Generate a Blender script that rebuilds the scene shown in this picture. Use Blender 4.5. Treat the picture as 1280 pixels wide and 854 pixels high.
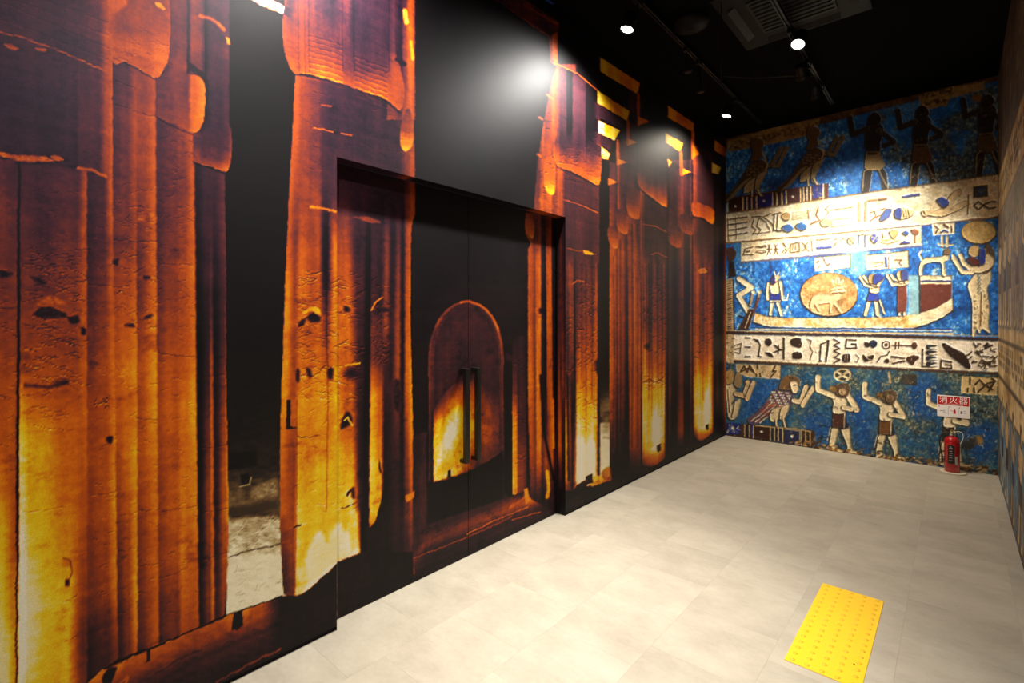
import bpy, bmesh, math, random
import numpy as np
from mathutils import Vector, Matrix

for o in list(bpy.data.objects):
    bpy.data.objects.remove(o, do_unlink=True)
SC = bpy.context.scene
COL = SC.collection

# ------------------------------------------------------------------ room (metres)
# x: from the left wall (0) to the right wall, y: along the left wall, z: up
RW = 2.712          # right wall
BW = 7.17           # back wall
CH = 4.11           # ceiling
Y0 = -2.4           # where the corridor is cut off behind the photographer
DOOR_Y0, DOOR_Y1, DOOR_H, REC = 1.34, 3.36, 2.44, 0.085
CAM = (2.39, 0.0, 1.6)
YAW = math.radians(41.5)
FPX, HORIZON = 628.0, 400.0       # focal length and eye level in the 1280 x 854 frame

# ------------------------------------------------------------------ camera
cd = bpy.data.cameras.new('camera')
cam = bpy.data.objects.new('camera', cd); COL.objects.link(cam)
cam.location = CAM
cam.rotation_euler = (math.pi / 2, 0, YAW)
cd.sensor_fit = 'HORIZONTAL'; cd.sensor_width = 36.0
cd.lens = 36.0 * FPX / 1280.0
cd.shift_y = -(427.0 - HORIZON) / 1280.0
cd.clip_start = 0.02
SC.camera = cam

# ------------------------------------------------------------------ world, exposure
w = bpy.data.worlds.new('world'); SC.world = w
w.use_nodes = True
w.node_tree.nodes['Background'].inputs[0].default_value = (0.9, 0.95, 1.0, 1)
w.node_tree.nodes['Background'].inputs[1].default_value = 0.008
SC.view_settings.view_transform = 'Standard'
SC.view_settings.look = 'None'
SC.view_settings.exposure = 0.0
SC.view_settings.gamma = 1.0
SC.view_settings.use_curve_mapping = False

# ------------------------------------------------------------------ lamps: where each track spot sits, where it aims
# (lens centre, aim point, watts, cone degrees, blend, lens brightness)
WARM = (1.0, 0.90, 0.74)
NEUT = (1.0, 0.97, 0.92)
LAMPS = {
    'wall_a': dict(p=(0.47, 1.20, 3.86), aim=(-0.35, 1.40, 0.0), e=285, cone=150, blend=1.0, c=NEUT, beam=(60, 160, (0.5, 1.75, 0.0))),
    'wall_b': dict(p=(0.47, 3.52, 3.86), aim=(-0.35, 2.85, 0.0), e=280, cone=150, blend=1.0, c=NEUT, beam=(56, 260, (0.42, 2.75, 0.0))),
    'wall_c': dict(p=(0.447, 5.845, 3.90), aim=(-0.5, 5.5, 0.0), e=190, cone=136, blend=1.0, c=WARM),
    'mid_a': dict(p=(1.42, 4.62, 3.85), aim=(0.75, 2.7, 0.0), e=60, cone=70, blend=1.0, c=WARM),
    'mid_b': dict(p=(1.33, 5.25, 3.84), aim=(1.42, 7.17, 2.25), e=740, cone=62, blend=1.0, c=WARM),
    'mid_c': dict(p=(1.33, 5.85, 3.84), aim=(1.45, 7.17, 0.95), e=230, cone=80, blend=1.0, c=WARM),
    'mid_d': dict(p=(1.40, 1.60, 3.85), aim=(1.22, 2.35, 0.0), e=430, cone=47, blend=1.0, c=NEUT),
    'mid_e': dict(p=(1.40, 0.35, 3.85), aim=(0.0, 0.95, 0.7), e=190, cone=78, blend=1.0, c=NEUT),
}

# ------------------------------------------------------------------ helpers
def link(o, parent=None):
    COL.objects.link(o)
    if parent is not None:
        o.parent = parent
    return o

def tag(o, label=None, cat=None, group=None, kind=None):
    if label: o['label'] = label
    if cat: o['category'] = cat
    if group: o['group'] = group
    if kind: o['kind'] = kind
    return o

def empty(name, loc=(0, 0, 0), parent=None):
    o = bpy.data.objects.new(name, None); link(o, parent)
    o.location = loc; o.empty_display_size = 0.05
    return o

class MB:
    def __init__(s): s.bm = bmesh.new()
    def box(s, x0, x1, y0, y1, z0, z1, bev=0.0, seg=2):
        r = bmesh.ops.create_cube(s.bm, size=1.0)
        vs = r['verts']
        for v in vs:
            v.co = Vector(((x0 + x1) / 2 + v.co.x * (x1 - x0), (y0 + y1) / 2 + v.co.y * (y1 - y0), (z0 + z1) / 2 + v.co.z * (z1 - z0)))
        if bev > 0:
            es = list({e for v in vs for e in v.link_edges})
            bmesh.ops.bevel(s.bm, geom=es, offset=bev, segments=seg, affect='EDGES', profile=0.5)
        return s
    def lathe(s, prof, n=32, mat=None, cap0=True, cap1=True):
        m = mat or Matrix.Identity(4)
        rings = []
        for (r, z) in prof:
            rings.append([s.bm.verts.new(m @ Vector((r * math.cos(2 * math.pi * k / n), r * math.sin(2 * math.pi * k / n), z))) for k in range(n)])
        for a, b in zip(rings[:-1], rings[1:]):
            for k in range(n):
                s.bm.faces.new((a[k], a[(k + 1) % n], b[(k + 1) % n], b[k]))
        if cap0: s.bm.faces.new(list(reversed(rings[0])))
        if cap1: s.bm.faces.new(rings[-1])
        return s
    def tube(s, pts, r, n=10, closed=False):
        pts = [Vector(p) for p in pts]
        rings = []
        N = len(pts)
        up = None
        for i, p in enumerate(pts):
            a = pts[i - 1] if i > 0 else p
            b = pts[i + 1] if i < N - 1 else p
            t = (b - a).normalized()
            if up is None:
                up = t.orthogonal().normalized()
            up = (up - t * up.dot(t)).normalized()
            sd = t.cross(up)
            rr = r[i] if isinstance(r, (list, tuple)) else r
            rings.append([s.bm.verts.new(p + rr * (math.cos(2 * math.pi * k / n) * up + math.sin(2 * math.pi * k / n) * sd)) for k in range(n)])
        for a, b in zip(rings[:-1], rings[1:]):
            for k in range(n):
                s.bm.faces.new((a[k], a[(k + 1) % n], b[(k + 1) % n], b[k]))
        s.bm.faces.new(list(reversed(rings[0]))); s.bm.faces.new(rings[-1])
        return s
    def prism(s, pts, z0, z1):
        a = [s.bm.verts.new((x, y, z0)) for x, y in pts]
        b = [s.bm.verts.new((x, y, z1)) for x, y in pts]
        s.bm.faces.new(list(reversed(a))); s.bm.faces.new(b)
        for k in range(len(pts)):
            s.bm.faces.new((a[k], a[(k + 1) % len(pts)], b[(k + 1) % len(pts)], b[k]))
        return s
    def xf(s, m):
        bmesh.ops.transform(s.bm, matrix=m, verts=s.bm.verts); return s
    def build(s, name, mat, parent=None, smooth=None, loc=None):
        bmesh.ops.recalc_face_normals(s.bm, faces=s.bm.faces)
        me = bpy.data.meshes.new(name); s.bm.to_mesh(me); s.bm.free()
        me.materials.append(mat)
        if smooth:
            for p in me.polygons: p.use_smooth = True
            me.set_sharp_from_angle(angle=math.radians(smooth))
        o = bpy.data.objects.new(name, me); link(o, parent)
        if loc: o.location = loc
        return o

def nodes(name):
    m = bpy.data.materials.new(name); m.use_nodes = True
    nt = m.node_tree
    return m, nt, nt.nodes['Principled BSDF']

def plain(name, c, rough=0.5, metal=0.0, spec=0.5, emit=None, es=0.0, coat=0.0):
    m, nt, b = nodes(name)
    b.inputs['Base Color'].default_value = (*c, 1)
    b.inputs['Roughness'].default_value = rough
    b.inputs['Metallic'].default_value = metal
    b.inputs['Specular IOR Level'].default_value = spec
    b.inputs['Coat Weight'].default_value = coat
    # faint surface unevenness
    tc = nt.nodes.new('ShaderNodeTexCoord'); nz = nt.nodes.new('ShaderNodeTexNoise')
    nz.inputs['Scale'].default_value = 60; nz.inputs['Detail'].default_value = 3
    mr = nt.nodes.new('ShaderNodeMapRange')
    mr.inputs['To Min'].default_value = max(0, rough - 0.06); mr.inputs['To Max'].default_value = min(1, rough + 0.06)
    nt.links.new(tc.outputs['Object'], nz.inputs['Vector'])
    nt.links.new(nz.outputs['Fac'], mr.inputs['Value']); nt.links.new(mr.outputs[0], b.inputs['Roughness'])
    if emit:
        b.inputs['Emission Color'].default_value = (*emit, 1); b.inputs['Emission Strength'].default_value = es
    return m

def hx(s):
    s = s.lstrip('#')
    return np.array([int(s[i:i + 2], 16) / 255 for i in (0, 2, 4)])

def lin(c):
    c = np.asarray(c, float)
    return np.where(c <= 0.04045, c / 12.92, ((np.maximum(c, 0) + 0.055) / 1.055) ** 2.4)

def L(s):
    return tuple(float(v) for v in lin(hx(s)))

# ------------------------------------------------------------------ materials
def print_material(name, rough, bump, spec=0.5):
    """printed vinyl wall film: the print is in the mesh's colour attribute, the film has a fine leather grain"""
    m, nt, b = nodes(name)
    at = nt.nodes.new('ShaderNodeAttribute'); at.attribute_name = 'print'
    tc = nt.nodes.new('ShaderNodeTexCoord')
    g = nt.nodes.new('ShaderNodeTexNoise'); g.inputs['Scale'].default_value = 230; g.inputs['Detail'].default_value = 4
    nt.links.new(tc.outputs['Object'], g.inputs['Vector'])
    mr = nt.nodes.new('ShaderNodeMapRange'); mr.inputs['From Min'].default_value = 0.25; mr.inputs['From Max'].default_value = 0.75
    mr.inputs['To Min'].default_value = 0.86; mr.inputs['To Max'].default_value = 1.14
    nt.links.new(g.outputs['Fac'], mr.inputs['Value'])
    mul = nt.nodes.new('ShaderNodeVectorMath'); mul.operation = 'SCALE'
    nt.links.new(at.outputs['Color'], mul.inputs[0]); nt.links.new(mr.outputs[0], mul.inputs['Scale'])
    nt.links.new(mul.outputs[0], b.inputs['Base Color'])
    b.inputs['Roughness'].default_value = rough
    b.inputs['Specular IOR Level'].default_value = spec
    g2 = nt.nodes.new('ShaderNodeTexNoise'); g2.inputs['Scale'].default_value = 420; g2.inputs['Detail'].default_value = 2
    nt.links.new(tc.outputs['Object'], g2.inputs['Vector'])
    bp = nt.nodes.new('ShaderNodeBump'); bp.inputs['Strength'].default_value = bump; bp.inputs['Distance'].default_value = 0.002
    nt.links.new(g2.outputs['Fac'], bp.inputs['Height']); nt.links.new(bp.outputs[0], b.inputs['Normal'])
    return m

M = {}
M['film'] = print_material('mural_film', 0.54, 0.25, 0.2)
M['film_matte'] = print_material('mural_film_matte', 0.62, 0.12, 0.3)
M['black_paint'] = plain('black_ceiling_paint', (0.0016, 0.0016, 0.0018), 0.9, spec=0.05)
M['black_metal'] = plain('black_metal', (0.0035, 0.0035, 0.0035), 0.5, spec=0.25)
M['black_satin'] = plain('black_satin', (0.0022, 0.0022, 0.0025), 0.6, spec=0.15)
M['grey_slot'] = plain('dark_grey_plastic', (0.009, 0.0085, 0.008), 0.6, spec=0.25)
M['handle'] = plain('handle_black', (0.006, 0.0055, 0.005), 0.35)
M['lens'] = plain('lamp_lens', (0.9, 0.9, 0.9), 0.3, emit=(1.0, 0.96, 0.9), es=12.0)
M['red'] = plain('extinguisher_red', L('#b01014'), 0.25, coat=0.5)
M['white_plastic'] = plain('white_plastic', L('#d8d4c4'), 0.45)
M['cream_stand'] = plain('cream_stand', L('#d9cfb4'), 0.45)
M['chrome'] = plain('chrome', (0.6, 0.58, 0.55), 0.22, metal=1.0)
M['rubber'] = plain('black_rubber', (0.012, 0.012, 0.012), 0.55)
M['sign_white'] = plain('sign_white', L('#ece6e2'), 0.4)
M['sign_red'] = plain('sign_red', L('#b8141c'), 0.4)
M['label_dark'] = plain('label_dark', L('#1c1718'), 0.4)
M['label_pale'] = plain('label_pale', L('#b8b0a8'), 0.4)
M['ink_grey'] = plain('ink_grey', L('#6a6464'), 0.5)
M['yellow'] = plain('tactile_yellow', L('#ffc800'), 0.5)
M['yellow_dot'] = plain('tactile_dome_yellow', L('#f2b800'), 0.45)

def tile_material():
    m, nt, b = nodes('floor_vinyl_tile')
    tc = nt.nodes.new('ShaderNodeTexCoord')
    geo = nt.nodes.new('ShaderNodeNewGeometry')
    oi = nt.nodes.new('ShaderNodeObjectInfo')
    def noise(scale, vec, detail=5, rough=0.6):
        n = nt.nodes.new('ShaderNodeTexNoise'); n.inputs['Scale'].default_value = scale
        n.inputs['Detail'].default_value = detail; n.inputs['Roughness'].default_value = rough
        nt.links.new(vec, n.inputs['Vector']); return n
    # clouds shift from tile to tile, brushed along the room's width
    off = nt.nodes.new('ShaderNodeVectorMath'); off.operation = 'ADD'
    comb = nt.nodes.new('ShaderNodeCombineXYZ')
    mm = nt.nodes.new('ShaderNodeMath'); mm.operation = 'MULTIPLY'; mm.inputs[1].default_value = 37.0
    nt.links.new(oi.outputs['Random'], mm.inputs[0]); nt.links.new(mm.outputs[0], comb.inputs[2])
    nt.links.new(geo.outputs['Position'], off.inputs[0]); nt.links.new(comb.outputs[0], off.inputs[1])
    mp = nt.nodes.new('ShaderNodeMapping'); mp.inputs['Scale'].default_value = (1.0, 1.5, 1.0)
    nt.links.new(off.outputs[0], mp.inputs['Vector'])
    n1 = noise(3.2, mp.outputs[0]); n2 = noise(30.0, mp.outputs[0], 6, 0.7)
    cr = nt.nodes.new('ShaderNodeValToRGB')
    cr.color_ramp.elements[0].position = 0.3; cr.color_ramp.elements[0].color = (*L('#a29785'), 1)
    cr.color_ramp.elements[1].position = 0.72; cr.color_ramp.elements[1].color = (*L('#c0b6a2'), 1)
    mx = nt.nodes.new('ShaderNodeMix'); mx.inputs['Factor'].default_value = 0.3
    nt.links.new(n1.outputs['Fac'], mx.inputs['A']); nt.links.new(n2.outputs['Fac'], mx.inputs['B'])
    nt.links.new(mx.outputs['Result'], cr.inputs['Fac'])
    tone = nt.nodes.new('ShaderNodeMapRange'); tone.inputs['To Min'].default_value = 0.95; tone.inputs['To Max'].default_value = 1.03
    nt.links.new(oi.outputs['Random'], tone.inputs['Value'])
    sc = nt.nodes.new('ShaderNodeVectorMath'); sc.operation = 'SCALE'
    nt.links.new(cr.outputs['Color'], sc.inputs[0]); nt.links.new(tone.outputs[0], sc.inputs['Scale'])
    nt.links.new(sc.outputs[0], b.inputs['Base Color'])
    b.inputs['Roughness'].default_value = 0.5
    b.inputs['Specular IOR Level'].default_value = 0.35
    bp = nt.nodes.new('ShaderNodeBump'); bp.inputs['Strength'].default_value = 0.12; bp.inputs['Distance'].default_value = 0.001
    nt.links.new(n2.outputs['Fac'], bp.inputs['Height']); nt.links.new(bp.outputs[0], b.inputs['Normal'])
    return m
M['tile'] = tile_material()
M['grout'] = plain('tile_joint', L('#a89e8c'), 0.8)

# ------------------------------------------------------------------ mural painting (numpy, baked to mesh colour attributes)
# Measurements of the murals were taken as pixels of the photograph; survey() gives, for a point of a wall,
# the measurement coordinates, so that each printed shape lands at its place in metres on its wall.
SY, CY_ = math.sin(YAW), math.cos(YAW)
def survey(x, y, z):
    dx, dy = x - CAM[0], y - CAM[1]
    depth = -SY * dx + CY_ * dy
    side = CY_ * dx + SY * dy
    return 640 + FPX * side / depth, HORIZON + FPX * (CAM[2] - z) / depth
def left_y(px, xp=0.0):       # y on a plane parallel to the left wall for a measured column
    r = (px - 640) / FPX
    d = (xp - CAM[0]) / (-SY + r * CY_)
    return CAM[1] + d * (CY_ + r * SY)
def back_x(px):
    r = (px - 640) / FPX
    d = (BW - CAM[1]) / (CY_ + r * SY)
    return CAM[0] + d * (-SY + r * CY_)
def back_z(px, py):
    r = (px - 640) / FPX
    d = (BW - CAM[1]) / (CY_ + r * SY)
    return CAM[2] + d * (HORIZON - py) / FPX

def vnoise(x, y, seed=0):
    xi = np.floor(x).astype(np.int64); yi = np.floor(y).astype(np.int64)
    fx = x - xi; fy = y - yi
    fx = fx * fx * (3 - 2 * fx); fy = fy * fy * (3 - 2 * fy)
    def h(a, b):
        n = (a * 374761393 + b * 668265263 + seed * 982451653) & 0x7fffffff
        n = ((n ^ (n >> 13)) * 1274126177) & 0x7fffffff
        n = n ^ (n >> 16)
        return (n & 0xffff) / 65535.0
    return (h(xi, yi) * (1 - fx) + h(xi + 1, yi) * fx) * (1 - fy) + (h(xi, yi + 1) * (1 - fx) + h(xi + 1, yi + 1) * fx) * fy
def fbm(x, y, seed=0, oct=4, gain=0.55):
    a, s, t = 1.0, 0.0, 0.0
    for k in range(oct):
        s = s + a * (vnoise(x * 2 ** k, y * 2 ** k, seed + 17 * k) - 0.5); t += a; a *= gain
    return s / t * 2          # about -1..1

def spline(pts, closed=True, n=6):
    P = [np.array(p, float) for p in pts]; out = []
    N = len(P)
    rng = range(N) if closed else range(N - 1)
    for i in rng:
        if closed: p0, p1, p2, p3 = P[i - 1], P[i], P[(i + 1) % N], P[(i + 2) % N]
        else: p0, p1, p2, p3 = P[max(i - 1, 0)], P[i], P[i + 1], P[min(i + 2, N - 1)]
        for k in range(n):
            t = k / n
            out.append(0.5 * ((2 * p1) + (-p0 + p2) * t + (2 * p0 - 5 * p1 + 4 * p2 - p3) * t * t + (-p0 + 3 * p1 - 3 * p2 + p3) * t ** 3))
    if not closed: out.append(P[-1])
    return [tuple(p) for p in out]

class Canvas:
    """grid of wall points: u = measured column (one per grid column), v[i, j] = measured row, h = metres along, z = metres up"""
    def __init__(s, u, v, h, z):
        s.u, s.v, s.h, s.z = u, v, h, z
        s.H = np.zeros(v.shape); s.S = np.zeros(v.shape)
        s.C = np.zeros(v.shape + (3,))
        s.uw, s.vw = np.broadcast_to(u[:, None], v.shape), v
    def roughen(s, mm, ppm):
        """ragged stone edges: shift every printed outline by a few millimetres of noise (ppm = measured units per metre)"""
        h, z = np.broadcast_to(s.h[:, None], s.v.shape), np.broadcast_to(s.z[None, :], s.v.shape)
        a = mm * .001 * ppm
        s.uw = s.uw + a * fbm(h * 34, z * 34, 301, 3, .8); s.vw = s.v + a * 1.6 * fbm(h * 30, z * 30, 302, 3, .8)
    def win(s, x0, x1, y0, y1):
        x0 -= 3; x1 += 3; y0 -= 3; y1 += 3
        i0, i1 = np.searchsorted(s.u, x0), np.searchsorted(s.u, x1)
        if i1 <= i0: return None
        V = s.v[i0:i1]
        jj = np.where(((V >= y0) & (V <= y1)).any(0))[0]
        if len(jj) == 0: return None
        sl = (slice(i0, i1), slice(jj[0], jj[-1] + 1))
        return sl, s.uw[sl], s.vw[sl]
    def amask(s, pts, soft=1.2):
        xs = [p[0] for p in pts]; ys = [p[1] for p in pts]
        w = s.win(min(xs) - soft, max(xs) + soft, min(ys) - soft, max(ys) + soft)
        if w is None: return None
        sl, U, V = w
        ins = np.zeros(U.shape, bool); d2 = np.full(U.shape, 1e9)
        n = len(pts)
        for k in range(n):
            ax, ay = pts[k]; bx, by = pts[(k + 1) % n]
            if ay != by:
                c = ((ay > V) != (by > V))
                ins ^= c & (U < (bx - ax) * (V - ay) / (by - ay) + ax)
            dx, dy = bx - ax, by - ay; q = dx * dx + dy * dy + 1e-9
            t = np.clip(((U - ax) * dx + (V - ay) * dy) / q, 0, 1)
            d2 = np.minimum(d2, (U - ax - t * dx) ** 2 + (V - ay - t * dy) ** 2)
        sd = np.sqrt(d2) * np.where(ins, -1, 1)
        return sl, U, V, np.clip(0.5 - sd / soft, 0, 1)
    def smask(s, pts, w, soft=1.0):
        xs = [p[0] for p in pts]; ys = [p[1] for p in pts]; m = w + soft
        r = s.win(min(xs) - m, max(xs) + m, min(ys) - m, max(ys) + m)
        if r is None: return None
        sl, U, V = r
        d2 = np.full(U.shape, 1e9)
        for (ax, ay), (bx, by) in zip(pts[:-1], pts[1:]):
            dx, dy = bx - ax, by - ay; q = dx * dx + dy * dy + 1e-9
            t = np.clip(((U - ax) * dx + (V - ay) * dy) / q, 0, 1)
            d2 = np.minimum(d2, (U - ax - t * dx) ** 2 + (V - ay - t * dy) ** 2)
        return sl, U, V, np.clip(0.5 - (np.sqrt(d2) - w / 2) / soft, 0, 1)
    # ---- "heat" painting (torch-lit stone: 0 black .. 1 white-hot)
    def heat(s, pts, val, soft=1.2, alpha=1.0, sand=0.0):
        r = s.amask(pts, soft)
        if r is None: return
        sl, U, V, a = r; a = a * alpha
        v = val(U, V) if callable(val) else val
        s.H[sl] = s.H[sl] * (1 - a) + v * a
        s.S[sl] = s.S[sl] * (1 - a) + sand * a
    def hline(s, pts, w, val, soft=1.0, alpha=1.0, add=False):
        r = s.smask(pts, w, soft)
        if r is None: return
        sl, U, V, a = r; a = a * alpha
        if add: s.H[sl] = s.H[sl] + val * a
        else: s.H[sl] = s.H[sl] * (1 - a) + val * a
    def hpatch(s, xs_top, xs_bot, rows, clip=None, soft=1.2):
        """vertical ribs: knots xs run from the top row to the bottom row, rows = [(y, [heat per knot])]"""
        ya, yb = rows[0][0], rows[-1][0]
        x0 = min(min(xs_top), min(xs_bot)); x1 = max(max(xs_top), max(xs_bot))
        if clip is not None:
            r = s.amask(clip, soft)
            if r is None: return
            sl, U, V, a = r
        else:
            r = s.win(x0 - 1, x1 + 1, ya, yb)
            if r is None: return
            sl, U, V = r; a = None
        t = np.clip((V - ya) / (yb - ya), 0, 1)
        xt, xb = np.array(xs_top, float), np.array(xs_bot, float)
        ry = np.array([q[0] for q in rows], float); rh = np.array([q[1] for q in rows], float)
        kn = [np.interp(V, ry, rh[:, k]) for k in range(len(xt))]
        out = kn[0].copy()
        for k in range(len(xt) - 1):
            xa = xt[k] * (1 - t) + xb[k] * t; xc = xt[k + 1] * (1 - t) + xb[k + 1] * t
            f = np.clip((U - xa) / np.maximum(xc - xa, 1e-3), 0, 1); f = f * f * (3 - 2 * f)
            out = np.where(U >= xa, kn[k] * (1 - f) + kn[k + 1] * f, out)
        if a is None:
            xa = xt[0] * (1 - t) + xb[0] * t; xc = xt[-1] * (1 - t) + xb[-1] * t
            a = np.clip((U - xa) / 1.2 + 0.5, 0, 1) * np.clip((xc - U) / 1.2 + 0.5, 0, 1) * ((V >= ya) & (V <= yb))
        s.H[sl] = s.H[sl] * (1 - a) + out * a
        s.S[sl] = s.S[sl] * (1 - a)
    def glow(s, cx, cy, rx, ry, val, alpha=1.0, p=1.0):
        r = s.win(cx - rx, cx + rx, cy - ry, cy + ry)
        if r is None: return
        sl, U, V = r
        q = np.clip(1 - np.sqrt(((U - cx) / rx) ** 2 + ((V - cy) / ry) ** 2), 0, 1)
        a = (q * q * (3 - 2 * q)) ** p * alpha
        s.H[sl] = s.H[sl] * (1 - a) + val * a
    def carve(s, x0, x1, y0, y1, n, seed, ln=(3, 9), amp=0.13, slope=0.1, curl=0.5):
        """weathered chips and cut signs: short dark cuts with a lit lip under them"""
        R = random.Random(seed)
        for _ in range(n):
            x = R.uniform(x0, x1); y = R.uniform(y0, y1); l = R.uniform(*ln)
            pts = [(x, y)]
            a = slope + R.uniform(-0.25, 0.25)
            for k in range(3):
                a += R.uniform(-curl, curl)
                pts.append((pts[-1][0] + l / 3 * math.cos(a), pts[-1][1] + l / 3 * math.sin(a)))
            g = R.uniform(0.5, 1.2)
            s.hline(pts, R.uniform(0.6, 1.5), -amp * g, 1.0, 1.0, add=True)
            s.hline([(p[0] + 0.4, p[1] + 1.3) for p in pts], 0.8, amp * 0.7 * g, 1.0, 1.0, add=True)
    def hole(s, pts, lip=True):
        s.heat(spline(pts), lambda U, V: .12 + .1 * fbm(U * .3, V * .3, 6, 3), 4.0, .85)
        if lip:
            ys = [p[1] for p in pts]; t = min(ys)
            top = sorted([p for p in pts if p[1] < (t + max(ys)) / 2 + 0.1])
            if len(top) > 1: s.hline([(p[0], p[1] - 1.5) for p in top], 1.3, 0.14, 1.2, add=True)
    # ---- colour painting
    def rgb(s, pts, c, soft=1.0, alpha=1.0):
        r = s.amask(pts, soft)
        if r is None: return
        sl, U, V, a = r; a = (a * alpha)[..., None]
        c = c(U, V) if callable(c) else (hx(c) if isinstance(c, str) else c)
        s.C[sl] = s.C[sl] * (1 - a) + c * a
    def line(s, pts, w, c, soft=0.9, alpha=1.0):
        r = s.smask(pts, w, soft)
        if r is None: return
        sl, U, V, a = r; a = (a * alpha)[..., None]
        s.C[sl] = s.C[sl] * (1 - a) + (hx(c) if isinstance(c, str) else c) * a
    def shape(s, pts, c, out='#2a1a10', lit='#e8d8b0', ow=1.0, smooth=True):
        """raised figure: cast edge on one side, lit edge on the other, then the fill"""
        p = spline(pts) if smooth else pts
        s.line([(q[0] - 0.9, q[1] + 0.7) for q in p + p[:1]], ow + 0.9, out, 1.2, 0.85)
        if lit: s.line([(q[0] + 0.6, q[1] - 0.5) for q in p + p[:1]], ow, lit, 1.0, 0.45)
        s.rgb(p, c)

FIRE = [(0, '#030304'), (0.10, '#110b0d'), (0.2, '#2a161a'), (0.3, '#481f20'), (0.4, '#6f2c1e'), (0.5, '#993b13'), (0.6, '#c2530b'),
        (0.68, '#d86b07'), (0.76, '#e39006'), (0.84, '#ecb907'), (0.9, '#f0cf24'), (0.95, '#f0dc8c'), (1.0, '#f3ebd0')]
SAND = [(0, '#0a0908'), (0.2, '#231a17'), (0.35, '#4a3521'), (0.5, '#7a5a35'), (0.65, '#a88a58'), (0.8, '#cfbb8c'), (1.0, '#f6ecca')]
def ramp(t, stops):
    x = [p for p, _ in stops]; c = np.array([hx(k) for _, k in stops])
    return np.stack([np.interp(t, x, c[:, k]) for k in range(3)], -1)

def mesh_from_grid(name, co, faces_mask, color_srgb, mat, parent=None, flip=False):
    """co[i, j, 3] grid -> one mesh with a linear colour per vertex; quads dropped where the mask is False"""
    ni, nj = co.shape[:2]
    idx = np.arange(ni * nj).reshape(ni, nj)
    a, b, c, d = idx[:-1, :-1], idx[1:, :-1], idx[1:, 1:], idx[:-1, 1:]
    q = np.stack([a, b, c, d] if not flip else [a, d, c, b], -1)[faces_mask]
    used = np.zeros(ni * nj, bool); used[q.ravel()] = True
    remap = np.cumsum(used) - 1
    q = remap[q]
    pos = co.reshape(-1, 3)[used]; col = lin(np.clip(color_srgb.reshape(-1, 3)[used], 0, 1))
    me = bpy.data.meshes.new(name)
    me.vertices.add(len(pos)); me.vertices.foreach_set('co', pos.astype(np.float32).ravel())
    me.loops.add(q.size); me.loops.foreach_set('vertex_index', q.astype(np.int32).ravel())
    me.polygons.add(len(q)); me.polygons.foreach_set('loop_start', np.arange(0, q.size, 4, dtype=np.int32))
    me.update(calc_edges=True)
    at = me.color_attributes.new('print', 'FLOAT_COLOR', 'POINT')
    at.data.foreach_set('color', np.concatenate([col, np.ones((len(col), 1))], 1).astype(np.float32).ravel())
    me.materials.append(mat)
    o = bpy.data.objects.new(name, me); link(o, parent)
    return o

#@@LEFT
# ---------------- the torch-lit temple print on the left wall
def beam(c, pts, h0, h1):
    xs = [p[0] for p in pts]; x0, x1 = min(xs), max(xs)
    c.heat(pts, lambda U, V: h0 + (h1 - h0) * (U - x0) / (x1 - x0 + 1e-6), 1.2)

def paint_base(c):
    c.H[:] = 0.06
    c.H += 0.03 * fbm(c.h[:, None] * 3 + 0 * c.v, c.z[None, :] * 3 + 0 * c.v, 5, 3)

def gap_ground(c, x0, x1, ytop, ybox, yrub, yfl, ybot, k=1.0):
    """the court seen between two columns: dark rock, rubble, pale ground"""
    def f(U, V):
        n = fbm(U * 0.12, V * 0.25, 9, 4)
        base = np.interp(V, [ytop, ybox - 40 * k, ybox, ybox + 45 * k, yrub - 8 * k, yrub, yfl, yfl + 4 * k, ybot],
                         [0.03, 0.10, 0.2, 0.46, 0.34, 0.74, 0.86, 0.96, 1.0])
        amp = np.interp(V, [ytop, ybox - 60 * k, ybox, yrub, yfl, yfl + 8 * k], [0.0, 0.08, 0.12, 0.26, 0.3, 0.06])
        return base + amp * n
    c.heat([(x0, ytop), (x1, ytop), (x1, ybot - 12 * k), (x0, ybot)], f, 1.5, sand=1.0)

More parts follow.
